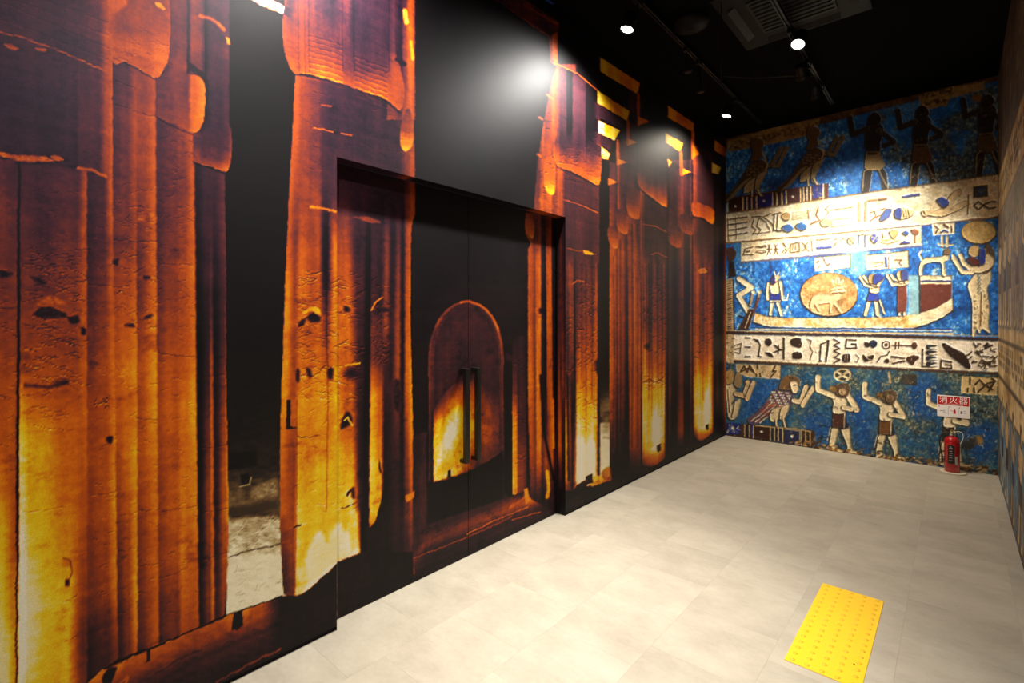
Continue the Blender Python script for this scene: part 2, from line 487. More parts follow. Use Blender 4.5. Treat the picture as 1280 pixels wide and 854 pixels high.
def paint_left_cluster(c):
    gap_ground(c, 283, 358, 440, 585, 650, 690, 782)
    c.heat([(284, 567), (320, 563), (322, 582), (284, 588)], 0.02, 2, sand=1)
    c.heat([(300, 594), (311, 592), (313, 604), (302, 607)], 0.05, 2, sand=1)
    c.hline([(299, 608), (312, 607), (314, 596)], 1.5, 0.7)
    c.heat(spline([(314, 612), (330, 603), (346, 600), (346, 620), (330, 622), (316, 624)]), lambda U, V: 0.62 + 0.25 * fbm(U * .3, V * .4, 3), 4, 0.8, sand=1)
    c.heat([(286, 636), (346, 624), (348, 636), (288, 650)], 0.27, 6, 0.9, sand=1)
    c.hline([(286, 697), (305, 690), (352, 680)], 1.6, 0.3)
    c.carve(290, 350, 645, 688, 60, 11, (3, 8), 0.2, -0.3)
    c.carve(292, 348, 700, 760, 22, 12, (4, 12), 0.16, -0.35)
    c.carve(288, 348, 480, 560, 40, 13, (4, 12), 0.05, -0.3)
    # --- shafts reaching out of the picture at the top
    c.hpatch([204, 214, 232, 236, 240], [204, 214, 232, 236, 240], [(-400, [.38, .42, .34, .3, .2]), (0, [.38, .44, .38, .34, .22]), (95, [.42, .46, .42, .4, .25])])
    c.hpatch([234, 240, 250, 256], [234, 240, 250, 256], [(-400, [.2, .36, .3, .25]), (0, [.2, .40, .36, .28]), (60, [.2, .46, .42, .3]), (100, [.12, .3, .3, .2])])
    c.hpatch([254, 262, 274, 284, 287], [256, 262, 274, 284, 287], [(-400, [.14, .24, .26, .28, .2]), (0, [.15, .26, .28, .3, .24]), (160, [.14, .24, .25, .3, .22])])
    c.hline([(250, 20), (262, 23), (272, 29), (280, 37)], 4, 0.66, 3, .9)
    c.heat([(282, 47), (287, 50), (288, 56), (284, 54)], 0.75, 1.2)
    c.heat([(234, 76), (256, 92), (256, 99), (236, 88)], 0.12, 2)
    c.heat([(296, -14), (338, -2), (357, 8), (354, 18), (330, 8), (300, -6)], .95, 1.5)
    # capital C
    cc = spline([(241, 150), (262, 150), (280, 152), (289, 162), (290, 190), (287, 208), (280, 215), (262, 208), (241, 201)])
    c.hpatch([238, 255, 270, 284, 292], [238, 255, 270, 284, 292], [(148, [.3, .24, .24, .28, .36]), (180, [.4, .28, .26, .32, .42]), (198, [.55, .4, .38, .42, .5]), (216, [.66, .66, .62, .6, .6])], cc)
    # capital B
    cb = spline([(195, 98), (222, 92), (236, 92), (250, 97), (256, 108), (256, 142), (252, 158), (243, 166), (225, 160), (195, 147)])
    c.hpatch([193, 215, 234, 240, 258], [193, 215, 234, 240, 258], [(88, [.46, .44, .42, .6, .66]), (120, [.42, .42, .4, .6, .68]), (145, [.46, .45, .5, .64, .66]), (168, [.58, .6, .6, .66, .62])], cb)
    # main drums of the cluster
    xs = [0, 21, 24, 27, 50, 96, 107, 110, 128, 139, 142, 158, 169, 172, 193, 197, 218, 226, 241, 245, 259, 263, 267, 280, 284]
    xb = [0, 18, 21, 24, 48, 80, 107, 111, 135, 147, 150, 160, 171, 174, 197, 201, 222, 229, 248, 252, 263, 267, 271, 281, 286]
    rows = [
        (198, [.42, .33, .14, .30, .29, .32, .50, .27, .32, .60, .38, .42, .52, .50, .58, .32, .40, .46, .56, .20, .24, .22, .22, .26, .44]),
        (290, [.44, .38, .14, .37, .35, .40, .55, .32, .38, .57, .44, .48, .55, .46, .61, .36, .43, .48, .58, .18, .22, .24, .20, .26, .48]),
        (370, [.48, .44, .12, .43, .41, .46, .58, .37, .44, .58, .54, .60, .65, .47, .63, .40, .47, .54, .59, .13, .20, .28, .14, .22, .54]),
        (450, [.54, .50, .14, .52, .54, .52, .62, .48, .54, .64, .60, .66, .70, .58, .72, .52, .58, .62, .64, .12, .22, .44, .14, .26, .62]),
        (500, [.55, .54, .14, .66, .62, .56, .62, .52, .58, .66, .62, .68, .72, .60, .74, .56, .60, .66, .66, .14, .26, .50, .18, .34, .64]),
        (560, [.60, .56, .18, .84, .82, .62, .62, .54, .60, .70, .60, .68, .74, .60, .72, .58, .60, .68, .68, .18, .38, .56, .24, .46, .66]),
        (640, [.82, .60, .3, .86, .85, .70, .60, .54, .62, .74, .56, .64, .74, .56, .70, .56, .66, .72, .68, .20, .46, .58, .28, .56, .68]),
        (700, [.88, .66, .5, .93, .89, .80, .58, .50, .56, .70, .46, .56, .70, .48, .66, .52, .60, .70, .60, .22, .44, .60, .30, .58, .66]),
        (760, [.92, .72, .6, .95, .90, .84, .44, .38, .44, .58, .36, .50, .70, .44, .62, .40, .46, .60, .56, .22, .40, .58, .30, .54, .64]),
        (800, [.93, .74, .64, .94, .89, .84, .36, .24, .32, .44, .30, .44, .62, .38, .58, .34, .40, .54, .50, .20, .34, .5, .26, .46, .6]),
        (900, [.93, .74, .66, .90, .86, .80, .30, .12, .14, .2, .16, .24, .4, .28, .4, .3, .3, .4, .4, .15, .2, .3, .2, .3, .4])]
    cl = [(-60, 196), (26, 200), (72, 204), (108, 212), (140, 222), (141, 70), (196, 98), (196, 146), (241, 166), (241, 202), (281, 215), (282, 300),
          (283, 500), (286, 640), (285, 700), (281, 768), (247, 785), (136, 830), (120, 900), (-60, 1100)]
    c.hpatch(xs, xb, rows, cl)
    # near drum, top left
    td = [(-60, -400), (140, -400), (141, 226), (108, 212), (72, 204), (26, 200), (-60, 196)]
    c.hpatch([-60, 0, 60, 95, 100, 122, 134, 141], [-60, 0, 60, 95, 100, 122, 134, 141],
             [(-400, [.2, .22, .24, .3, .3, .4, .5, .56]), (0, [.22, .26, .28, .32, .34, .44, .6, .62]), (70, [.22, .26, .26, .28, .30, .36, .6, .62]),
              (120, [.2, .22, .22, .24, .30, .36, .56, .60]), (228, [.2, .22, .22, .23, .33, .36, .54, .60])], td)
    for k, (a, b) in enumerate([((0, 2), (136, 60)), ((0, 22), (136, 74)), ((20, 0), (136, 44)), ((60, 0), (136, 28))]):
        c.hline([a, ((a[0] + b[0]) / 2, (a[1] + b[1]) / 2 - 1), b], 1.2, -0.08, 1.5, add=True)
        c.hline([(a[0], a[1] + 2), (b[0], b[1] + 2)], 1.0, 0.06, 1.2, add=True)
    c.hline([(0, 40), (30, 47), (80, 66), (134, 90)], 2.0, 0.62, 1.5, 0.85)
    c.heat(spline([(4, 55), (14, 56), (24, 61), (14, 62)]), 0.58, 2)
    c.heat(spline([(44, 60), (56, 61), (58, 64), (48, 64)]), 0.55, 2)
    c.heat(spline([(0, 190), (16, 193), (40, 195), (58, 197), (68, 201), (52, 203), (26, 201), (0, 195)]), lambda U, V: .68 + .12 * fbm(U * .2, V * .6, 7, 3), 2.5)
    c.heat(spline([(62, 196), (72, 195), (80, 200), (70, 200)]), 0.6, 1.5)
    c.hline([(97, 210), (115, 213), (133, 220)], 3.2, 0.66, 2.5)
    c.hline([(20, 204), (58, 205), (90, 208)], 3, 0.16, 2, 0.8)
    # capital A
    ca = spline([(138, -40), (170, -60), (205, -40), (212, 5), (213, 40), (211, 70), (204, 88), (195, 97), (175, 88), (158, 77), (139, 70)])
    c.hpatch([136, 160, 180, 200, 214], [136, 160, 180, 200, 214], [(-60, [.6, .5, .45, .48, .5]), (0, [.66, .52, .48, .5, .56]), (40, [.6, .55, .54, .58, .6]),
                                                                 (60, [.64, .66, .66, .68, .64]), (98, [.66, .7, .7, .7, .66])], ca)
    c.heat(spline([(132, -20), (150, -20), (160, 2), (150, 12), (140, 14)]), 0.7, 5, 0.8)
    c.heat([(193, 2), (200, 3), (207, 12), (204, 13), (196, 9)], 0.78, 1.5)
    c.carve(142, 205, 30, 85, 26, 14, (8, 26), 0.07, 0.45, 0.1)
    c.hline([(142, 72), (158, 79), (176, 90), (194, 99)], 1.5, -0.16, 1.5, add=True)
    c.hline([(197, 148), (225, 162), (241, 168)], 1.5, -0.2, 1.5, add=True)
    c.hline([(242, 203), (262, 210), (280, 217)], 2, -0.2, 1.5, add=True)
    # masonry joints and wear on the drums
    for a, b in [((142, 130), (194, 146)), ((142, 100), (170, 110)), ((110, 355), (160, 358)), ((30, 330), (90, 333)), ((142, 300), (196, 302)), ((198, 328), (240, 330)),
                 ((198, 442), (243, 446)), ((112, 620), (146, 614)), ((150, 645), (172, 640)), ((174, 638), (200, 635)), ((202, 640), (246, 632)), ((253, 640), (285, 635)),
                 ((200, 722), (235, 710)), ((28, 495), (62, 491)), ((32, 523), (86, 518)), ((28, 405), (60, 410)), ((0, 408), (18, 412)), ((0, 385), (20, 384)),
                 ((174, 708), (198, 704)), ((250, 560), (284, 556)), ((30, 640), (80, 634)), ((170, 523), (197, 524)), ((247, 470), (282, 468)), ((250, 700), (286, 690)),
                 ((80, 752), (96, 744)), ((82, 800), (96, 795))]:
        c.hline([a, ((a[0] + b[0]) / 2, (a[1] + b[1]) / 2 + 1), b], 1.3, -0.14, 1.2, add=True)
        c.hline([(a[0], a[1] + 1.6), (b[0], b[1] + 1.6)], 0.9, 0.07, 1.2, add=True)
    c.carve(28, 95, 310, 480, 120, 15, (6, 26), 0.14, 0.05, 0.25); c.carve(30, 100, 215, 320, 30, 215, (5, 20), 0.07, 0.1, 0.2)
    c.carve(0, 18, 320, 600, 18, 16, (6, 16), 0.12, 0.0, 0.3)
    c.carve(142, 195, 225, 420, 70, 17, (4, 16), 0.13, 0.15); c.carve(198, 240, 170, 440, 50, 217, (4, 14), 0.1, 0.15); c.carve(0, 135, 60, 190, 60, 218, (5, 24), 0.04, 0.4, 0.2)
    c.carve(112, 246, 250, 780, 190, 18, (3, 10), 0.11)
    c.carve(28, 80, 470, 540, 14, 19, (10, 34), 0.12, -0.06, 0.12)
    c.hole([(42, 392), (52, 385), (66, 384), (80, 390), (84, 396), (70, 397), (52, 397)])
    c.heat(spline([(44, 382), (56, 372), (70, 372), (84, 382), (70, 381), (56, 382)]), lambda U, V: .6 + .15 * fbm(U * .2, V * .4, 4, 3), 5, 0.8)
    c.hole([(84, 396), (96, 394), (100, 402), (90, 404)]); c.hole([(102, 411), (107, 411), (107, 419), (102, 419)])
    c.hole([(38, 348), (48, 348), (58, 353), (50, 355)]); c.hole([(0, 338), (8, 340), (16, 343), (6, 346), (0, 345)])
    c.carve(117, 134, 498, 510, 14, 219, (3, 9), .2, -.4, .6); c.hole([(133, 548), (140, 545), (140, 552), (135, 553)])
    c.hole([(156, 407), (166, 405), (168, 408), (158, 409)], False); c.hole([(180, 397), (188, 393), (191, 394), (184, 398)], False)
    c.hole([(180, 346), (187, 346), (187, 349), (181, 349)], False); c.hole([(142, 327), (148, 324), (146, 331)], False)
    c.heat(spline([(168, 272), (178, 266), (192, 264), (194, 276), (182, 278), (172, 276)]), lambda U, V: .6 + .2 * fbm(U * .2, V * .5, 8, 3), 5, .8)
    c.hline([(32, 482), (60, 484), (84, 478)], 4, 0.22, 4, 0.8)
    c.hline([(80, 697), (88, 700), (90, 716), (84, 730)], 2, 0.6, 1.5); c.hole([(82, 726), (86, 726), (86, 732), (82, 732)], False)
    # flame light at the foot
    c.glow(36, 760, 26, 130, 0.97, 0.75); c.glow(4, 850, 20, 120, 0.96, 0.8)
    for y in range(220, 870, 7):       # eroded seam
        c.hline([(24 - (y - 220) * .005, y), (23.4 - (y - 220) * .005 + math.sin(y * 1.7) * 1.2, y + 6)], 2.0, 0.1, 1.4, 0.75)

def paint_foot_left(c):
    # stone kerb under the columns
    k = [(130, 836), (136, 831), (247, 786), (282, 770), (354, 745), (421, 700), (448, 692), (421, 705), (421, 800), (421, 1000), (60, 1000), (110, 870)]
    k = [(60, 900), (130, 836), (247, 786), (282, 770), (352, 746), (372, 744), (386, 738), (421, 705), (424, 703), (424, 1000), (60, 1100)]
    def f(U, V):
        top = np.interp(U, [60, 130, 247, 282, 352, 386, 421], [900, 836, 786, 770, 746, 738, 705])
        q = (V - top) / 46.0
        h = np.interp(q, [0, 0.35, 0.8, 1.5, 3], [.62, .52, .30, .14, .1])
        fade = np.clip((352 - U) / 25, 0, 1)
        return h * fade + 0.115 * (1 - fade) + 0.05 * fbm(U * .05, V * .2, 31, 4) * fade
    c.heat(k, f, 1.5)
    c.hline([(130, 836), (247, 786), (282, 770), (352, 746)], 1.6, 0.05, 1.2)
    c.heat([(292, 768), (303, 763), (304, 782), (296, 788), (290, 788)], 0.07, 2)
    c.heat([(184, 812), (188, 810), (187, 826), (183, 828)], 0.1, 2)
    c.heat(spline([(128, 854), (134, 838), (146, 834), (142, 846), (136, 858)]), 0.1, 3)
    c.hline([(140, 862), (160, 846), (152, 870)], 3, 0.62, 3, 0.7)
    c.hline([(200, 852), (240, 828), (300, 800), (350, 780)], 4, -0.08, 5, add=True)
    c.hline([(270, 853), (312, 830), (350, 812)], 2.2, 0.46, 2, 0.9)
    c.hline([(195, 842), (220, 826), (252, 812)], 1.6, -0.14, 2, add=True)

def paint_column2(c, door=False):
    right = 519
    # shafts behind the right edge
    clip = [(369, 92), (430, 104), (500, 138), (517, 140), (519, 215), (519, 268), (514, 284), (513, 400), (516, 520), (518, 600), (516, 720), (516, 760),
            (430, 800), (400, 760), (372, 748), (354, 744), (350, 663), (350, 560), (352, 480), (357, 340), (361, 240), (365, 180)]
    xt = [366, 371, 378, 396, 404, 418, 425, 452, 462, 468, 476, 486, 494, 500, 504, 509, 515, 519]
    xm = [350, 366, 371, 400, 412, 420, 444, 452, 459, 462, 475, 479, 484, 496, 502, 508, 515, 518]
    rows = [
        (92, [.62, .6, .56, .46, .36, .30, .30, .29, .28, .30, .32, .30, .32, .40, .44, .5, .56, .5]),
        (150, [.60, .58, .56, .44, .34, .28, .27, .27, .26, .28, .30, .28, .30, .36, .42, .52, .56, .5]),
        (215, [.60, .55, .54, .46, .34, .32, .29, .27, .26, .26, .27, .27, .28, .32, .38, .46, .54, .5]),
        (250, [.58, .54, .56, .54, .34, .40, .36, .26, .22, .24, .25, .27, .26, .30, .30, .44, .50, .48]),
        (300, [.58, .52, .64, .56, .24, .66, .58, .25, .10, .22, .23, .40, .22, .40, .26, .50, .62, .5]),
        (350, [.62, .54, .66, .56, .26, .68, .60, .25, .08, .22, .24, .44, .24, .44, .22, .50, .66, .5]),
        (400, [.66, .56, .64, .58, .46, .69, .62, .22, .08, .28, .26, .40, .24, .46, .20, .52, .68, .5]),
        (450, [.68, .58, .66, .64, .60, .70, .62, .22, .08, .36, .32, .26, .22, .46, .16, .52, .68, .5]),
        (490, [.66, .58, .70, .70, .70, .74, .60, .22, .08, .66, .56, .22, .20, .40, .16, .50, .66, .5]),
        (540, [.64, .60, .74, .76, .76, .78, .62, .20, .10, .74, .62, .20, .20, .28, .18, .46, .66, .5]),
        (590, [.60, .56, .80, .83, .84, .84, .78, .20, .10, .82, .70, .20, .18, .22, .18, .40, .60, .45]),
        (640, [.55, .54, .84, .86, .88, .87, .84, .22, .10, .83, .76, .14, .14, .2, .18, .30, .42, .35]),
        (690, [.42, .52, .85, .90, .93, .90, .86, .24, .10, .12, .12, .12, .12, .18, .18, .24, .30, .26]),
        (760, [.26, .40, .84, .93, .93, .90, .84, .2, .10, .10, .10, .10, .12, .2, .2, .22, .24, .2])]
    c.hpatch(xt, xm, rows, clip)
    # capital of column 2 and shafts beside it
    c.hpatch([480, 492, 500, 506, 512, 518], [484, 492, 500, 506, 513, 519], [(-400, [.3, .34, .3, .4, .5, .4]), (0, [.26, .30, .26, .36, .6, .5]), (60, [.26, .3, .24, .5, .62, .5]), (100, [.3, .34, .3, .46, .6, .5]), (150, [.5, .5, .44, .6, .6, .5])])
    cap = spline([(362, -120), (420, -140), (492, -100), (494, 0), (494, 60), (502, 90), (506, 118), (500, 138), (485, 126), (460, 116), (430, 106), (400, 97), (382, 92), (369, 92), (361, 82), (355, 62), (353, 30), (356, 0)])
    c.hpatch([352, 362, 374, 390, 398, 416, 424, 434, 442, 462, 480, 492, 506], [352, 362, 374, 390, 398, 416, 424, 434, 442, 462, 480, 492, 506],
             [(-140, [.5, .5, .5, .4, .3, .3, .36, .3, .28, .26, .26, .3, .3]), (0, [.56, .36, .52, .48, .40, .30, .38, .42, .26, .26, .24, .32, .3]),
              (30, [.58, .52, .56, .50, .44, .34, .36, .38, .26, .25, .24, .32, .34]), (60, [.62, .62, .64, .58, .54, .48, .40, .36, .28, .27, .26, .36, .40]),
              (85, [.66, .64, .66, .66, .68, .64, .56, .46, .44, .40, .36, .5, .5]), (105, [.68, .68, .7, .74, .76, .76, .72, .66, .62, .62, .6, .6, .58]),
              (140, [.7, .7, .7, .7, .7, .7, .72, .72, .76, .76, .74, .66, .6])], cap)
    for k in range(9):                       # bound reeds of the capital
        y = 44 + k * 6.5
        c.hline([(386, y), (410, y + 6), (428, y + 12)], 1.1, -0.09, 1.2, add=True); c.hline([(386, y + 2), (410, y + 8), (428, y + 14)], 1.0, 0.09, 1.2, add=True)
        y = 70 + k * 6
        c.hline([(444, y), (464, y + 8), (484, y + 15)], 1.1, -0.09, 1.2, add=True); c.hline([(444, y + 2), (464, y + 10), (484, y + 17)], 1.0, 0.10, 1.2, add=True)
    for k in range(7): c.hline([(356, 50 + 6 * k), (374, 55 + 6 * k)], 1, -0.05, 1.2, add=True)
    for x in (373, 381, 386, 428, 442, 486): c.hline([(x, -60), (x, 60), (x + 1, 90)], 1.2, -0.08, 1.5, add=True)
    c.hline([(369, 93), (382, 94), (430, 108), (460, 118), (485, 129), (500, 141)], 2.4, 0.24, 1.8, 0.8)
    c.heat(spline([(503, 150), (508, 136), (514, 140), (517, 165), (516, 180), (510, 189), (502, 186), (500, 168)]), lambda U, V: np.interp(V, [136, 160, 175, 190], [.44, .52, .68, .76]), 1.5)
    c.hline([(506, 14), (508, 28)], 6, 0.76, 2); c.hline([(514, 52), (516, 74)], 4, 0.74, 1.5)
    c.hline([(496, 74), (506, 80)], 4, 0.12, 3)
    c.carve(366, 500, 110, 215, 46, 21, (5, 22), 0.07, 0.3, 0.2)
    c.hline([(392, 160), (408, 163), (416, 165)], 1.6, 0.68, 1.2); c.hline([(426, 167), (440, 170)], 1.5, 0.66, 1.2); c.hline([(402, 131), (414, 133)], 2.4, 0.58, 1.5)
    c.hline([(388, 258), (402, 260), (420, 264)], 3.0, 0.74, 2)
    c.heat(spline([(440, 271), (455, 270), (470, 274), (476, 279), (462, 278), (450, 274)]), .52, 2.5)
    # ribs, seams, holes
    c.hline([(410, 266), (408, 400), (410, 500), (408, 640)], 1.4, -0.14, 1.5, add=True)
    c.hline([(371, 500), (371, 620), (369, 740)], 1.5, -0.12, 1.5, add=True)
    c.carve(368, 406, 335, 500, 110, 22, (4, 18), 0.15, 0.05, 0.4)
    c.carve(410, 448, 340, 500, 90, 23, (4, 16), 0.15, 0.05, 0.4)
    c.carve(462, 484, 350, 460, 60, 24, (3, 10), 0.16, 0.1, 1.0)
    c.carve(366, 445, 500, 640, 34, 25, (3, 12), 0.09, -0.1)
    c.carve(498, 514, 300, 600, 26, 26, (2, 6), 0.1)
    c.hole([(374, 403), (382, 398), (380, 406), (374, 408)]); c.hole([(384, 396), (392, 390), (400, 396), (398, 403), (388, 402)])
    c.heat(spline([(378, 390), (390, 383), (399, 386), (400, 393), (390, 389), (380, 393)]), 0.76, 1.5)
    c.hole([(384, 460), (388, 462), (390, 470), (385, 470)]); c.hole([(410, 462), (416, 461), (416, 472), (411, 474)]); c.hole([(371, 464), (374, 464), (374, 476), (371, 476)], False)
    c.glow(440, 467, 18, 14, .1, .9); c.hline([(432, 457), (442, 455), (450, 454)], 2.2, 0.8, 1.2)
    c.hline([(464, 388), (470, 378), (478, 371)], 1.8, 0.66, 1.2); c.hole([(466, 390), (480, 384), (488, 388), (474, 391)], False)
    c.hole([(430, 383), (434, 382), (438, 388), (432, 390)], False); c.hline([(430, 380), (438, 383)], 1.5, .7)
    c.heat([(358, 500), (363, 500), (363, 533), (372, 534), (364, 537), (358, 537)], 0.08, 1.5)
    c.hole([(430, 520), (436, 515), (440, 528), (426, 536)], False); c.hline([(430, 526), (434, 522), (440, 532)], 2, .82, 1)
    c.hole([(492, 478), (500, 478), (499, 512), (493, 508)], False)
    c.hline([(372, 545), (376, 548), (400, 544)], 1.2, .45); c.hline([(448, 628), (438, 632), (426, 636)], 1.3, .3); c.hline([(434, 620), (436, 616), (438, 614)], 2.5, .2)
    c.hole([(439, 612), (443, 610), (443, 622), (440, 622)], False); c.hline([(368, 660), (376, 656)], 2, .2, 1)
    c.heat(spline([(474, 575), (477, 590), (475, 592), (473, 584)]), .3, 1)
    # flame light at the foot of column 2
    fl = [(378, 745), (376, 720), (382, 694), (390, 676), (400, 664), (406, 672), (409, 678), (414, 664), (424, 654), (431, 664), (438, 660), (444, 676), (449, 694), (421, 708), (384, 742)]
    c.heat(spline(fl, n=4), 0.975, 7)
    c.heat(spline([(374, 744), (372, 715), (378, 700), (384, 712), (380, 745)]), 0.9, 6, .6)
    c.heat([(432, 640), (448, 640), (450, 690), (440, 688)], 0.87, 6, .8)

def paint_foot_door(c):
    c.heat([(421, 703), (434, 697), (450, 692), (462, 660), (470, 650), (478, 620), (484, 600), (484, 690), (516, 690), (520, 800), (421, 900)], 0.115, 1.5)
    c.heat([(452, 640), (460, 650), (462, 655), (462, 720), (450, 720)], 0.13, 2)

def paint_door(c):
    # dark court behind, arch and torch
    c.heat([(517, 280), (662, 300), (662, 800), (517, 800)], lambda U, V: 0.085 + 0.05 * np.clip((V - 300) / 60, 0, 1) * (0.4 + fbm(U * .05, V * .15, 41, 4)), 1)
    c.heat([(516, 545), (534, 540), (534, 720), (516, 720)], lambda U, V: .24 + .05 * fbm(U * .4, V * .05, 42), 1.5)
    c.heat([(534, 700), (534, 420), (640, 420), (640, 640)], lambda U, V: .15 + .03 * fbm(U * .2, V * .2, 43), 3)
    arch_o = [(535, 604), (536, 470), (538, 432), (545, 408), (557, 390), (570, 381), (583, 377), (598, 381), (611, 391), (621, 408), (627, 432), (629, 470), (629, 575)]
    arch_i = [(542, 604), (542, 470), (544, 434), (550, 412), (561, 395), (572, 387), (583, 384), (597, 387), (608, 396), (617, 411), (622, 434), (624, 470), (624, 575)]
    arch_o = arch_o[:1] + spline(arch_o[1:], False, 4); arch_i = arch_i[:1] + spline(arch_i[1:], False, 4)
    ao = arch_o[1:]
    c.heat(arch_o, lambda U, V: .27 + .05 * fbm(U * .3, V * .3, 44), 1.5)
    c.heat(arch_i, lambda U, V: .225 + .05 * fbm(U * .12, V * .12, 45, 5), 1.5)
    c.hline(ao[8:40], 3.0, .42, 2.0, .9); c.hline(ao[18:34], 2.4, .58, 1.6, .9); c.hline(ao[:12], 2.4, .36, 2, .8)
    c.hline([(537, 600), (537, 440)], 1.4, .34); c.hline([(628, 430), (629, 570)], 1.4, .3)
    # torch glow
    cl = arch_i
    r = c.amask(cl, 1.5)
    if r is not None:
        sl, U, V, a = r
        n = fbm(U * .09, V * .07, 46, 5); n2 = fbm(U * .25, V * .2, 47, 3)
        body = np.maximum(1 - np.sqrt(((U - 558 - (575 - V) * .28) / 42) ** 2 + ((V - 560) / 88) ** 2), 0)
        core = np.maximum(1 - np.sqrt(((U - 562 - (548 - V) * .28) / 15) ** 2 + ((V - 546) / 42) ** 2), 0)
        h = .22 + 1.15 * np.clip(body + .2 * n * body ** .5, 0, 1) ** .8
        h = np.minimum(h, .83 + .05 * n2) + .26 * np.clip(core + .3 * n * core, 0, 1)
        right = np.maximum(1 - np.sqrt(((U - 600) / 34) ** 2 + ((V - 535) / 55) ** 2), 0)
        h = np.maximum(h, .22 + .42 * right * (1 + .5 * n))
        h = np.maximum(c.H[sl], h)
        c.H[sl] = c.H[sl] * (1 - a) + h * a
    c.heat([(536, 604), (560, 598), (590, 588), (608, 578), (629, 564), (629, 625), (536, 660)], .095, 1.5)
    c.hline([(542, 603), (560, 598), (586, 589)], 1.2, .6, 1, .8)
    c.heat([(559, 598), (560, 589), (563, 588), (564, 597)], .06, 1)
    # pier between arch and right columns
    c.heat([(630, 430), (642, 430), (642, 622), (630, 618)], .09, 2)
    c.hpatch([640, 641, 645, 648, 652, 657, 660], [640, 641, 645, 648, 652, 657, 660], [(420, [.1, .14, .14, .18, .22, .2, .1]), (500, [.1, .36, .34, .22, .28, .26, .1]), (530, [.1, .7, .66, .3, .3, .26, .1]),
             (570, [.1, .74, .7, .44, .44, .36, .1]), (618, [.1, .72, .66, .46, .42, .34, .1])])
    c.heat([(632, 440), (640, 444), (643, 452), (632, 450)], .2, 1.5); c.carve(642, 658, 440, 600, 30, 48, (2, 6), .12)
    # right columns on the door
    clip = [(657, 266), (700, 270), (704, 700), (663, 640), (660, 500), (660, 312), (663, 304), (657, 292)]
    c.hpatch([656, 663, 668, 670, 675, 677, 681, 683, 688, 690, 698], [661, 665, 670, 672, 676, 678, 684, 686, 691, 694, 700],
             [(262, [.46, .42, .40, .42, .46, .34, .34, .38, .44, .2, .1]), (290, [.6, .46, .40, .42, .5, .34, .3, .42, .48, .2, .1]), (320, [.56, .5, .46, .56, .58, .30, .22, .5, .5, .14, .1]),
              (400, [.58, .5, .44, .58, .6, .28, .16, .52, .48, .1, .1]), (470, [.58, .56, .44, .62, .58, .26, .16, .5, .5, .1, .14]), (530, [.5, .52, .42, .6, .6, .36, .3, .46, .56, .2, .3]),
              (580, [.42, .46, .4, .54, .56, .38, .5, .42, .5, .3, .3]), (615, [.2, .3, .26, .3, .3, .22, .3, .24, .3, .2, .2]), (650, [.12] * 11)], clip)
    c.heat(spline([(657, 272), (664, 270), (668, 284), (666, 298), (660, 292), (656, 284)]), lambda U, V: np.interp(V, [270, 290, 300], [.44, .6, .74]), 1.5)
    c.hline([(684, 590), (686, 612), (684, 622)], 4, .74, 1.5); c.hline([(691, 500), (692, 560)], 3, .6, 1.5); c.hline([(676, 470), (680, 540), (692, 600)], 3, .1, 2)
    c.hole([(674, 386), (677, 386), (677, 391), (674, 391)], False); c.hole([(679, 386), (682, 386), (682, 391), (679, 391)], False)
    # threshold steps
    st = [(510, 745), (512, 700), (532, 657), (659, 614), (664, 624), (692, 640), (690, 650), (585, 702), (500, 745)]
    def stp(U, V):
        q = V - np.interp(U, [510, 532, 659, 700], [690, 657, 614, 600])
        v = .25 + .08 * fbm(U * .02, (V + .42 * U) * .25, 49, 4)
        v += .20 * np.exp(-((q - 18 + (U - 600) * .06) / 9) ** 2) * np.clip((U - 500) / 120, .5, 1)
        v += .14 * np.clip((U - 620) / 40, 0, 1) * np.exp(-((q - 10) / 9) ** 2)
        return v * np.clip(1.25 - q / 70, .5, 1)
    c.heat(st, stp, 1.5)
    c.hline([(584, 668), (620, 650), (660, 634)], 1.3, .62); c.hline([(512, 700), (584, 672), (640, 646)], 1.2, .46); c.hline([(638, 634), (660, 620)], 3, .6, 2)
    c.hline([(532, 657), (659, 614)], 1.2, .18); c.hline([(640, 650), (676, 640)], 1.2, .5)
    c.heat([(655, 612), (660, 610), (661, 628), (657, 632)], .66, 1.5)
    c.hline([(514, 706), (516, 716)], 5, .42, 2)
    c.heat([(506, 620), (518, 614), (518, 622), (508, 628)], .66, 1.5, .9)
    c.carve(500, 600, 650, 720, 14, 50, (8, 30), .05, -.42, .1)

def paint_upper_right(c):
    # big beam over the black field, blue sky chink
    c.heat([(560, -60), (640, -12), (700, 29), (697, 46), (690, 49), (560, -50)], lambda U, V: .40 + .08 * fbm(U * .1, (V - .62 * U) * .3, 61, 4) - .1 * np.clip((U - 660) / 40, 0, 1), 1.2)
    c.hline([(610, -8), (690, 49)], 1.4, .52); c.hline([(655, 6), (696, 30)], 2.4, .6, 2, .7)
    c.heat([(686, 46), (697, 40), (697, 84), (688, 78)], lambda U, V: .4 + .16 * (U > 691), 1.2)

def col_main(c, x0, x1, ycap0, ycap1, ysh, yfoot, s=1.0):
    pass

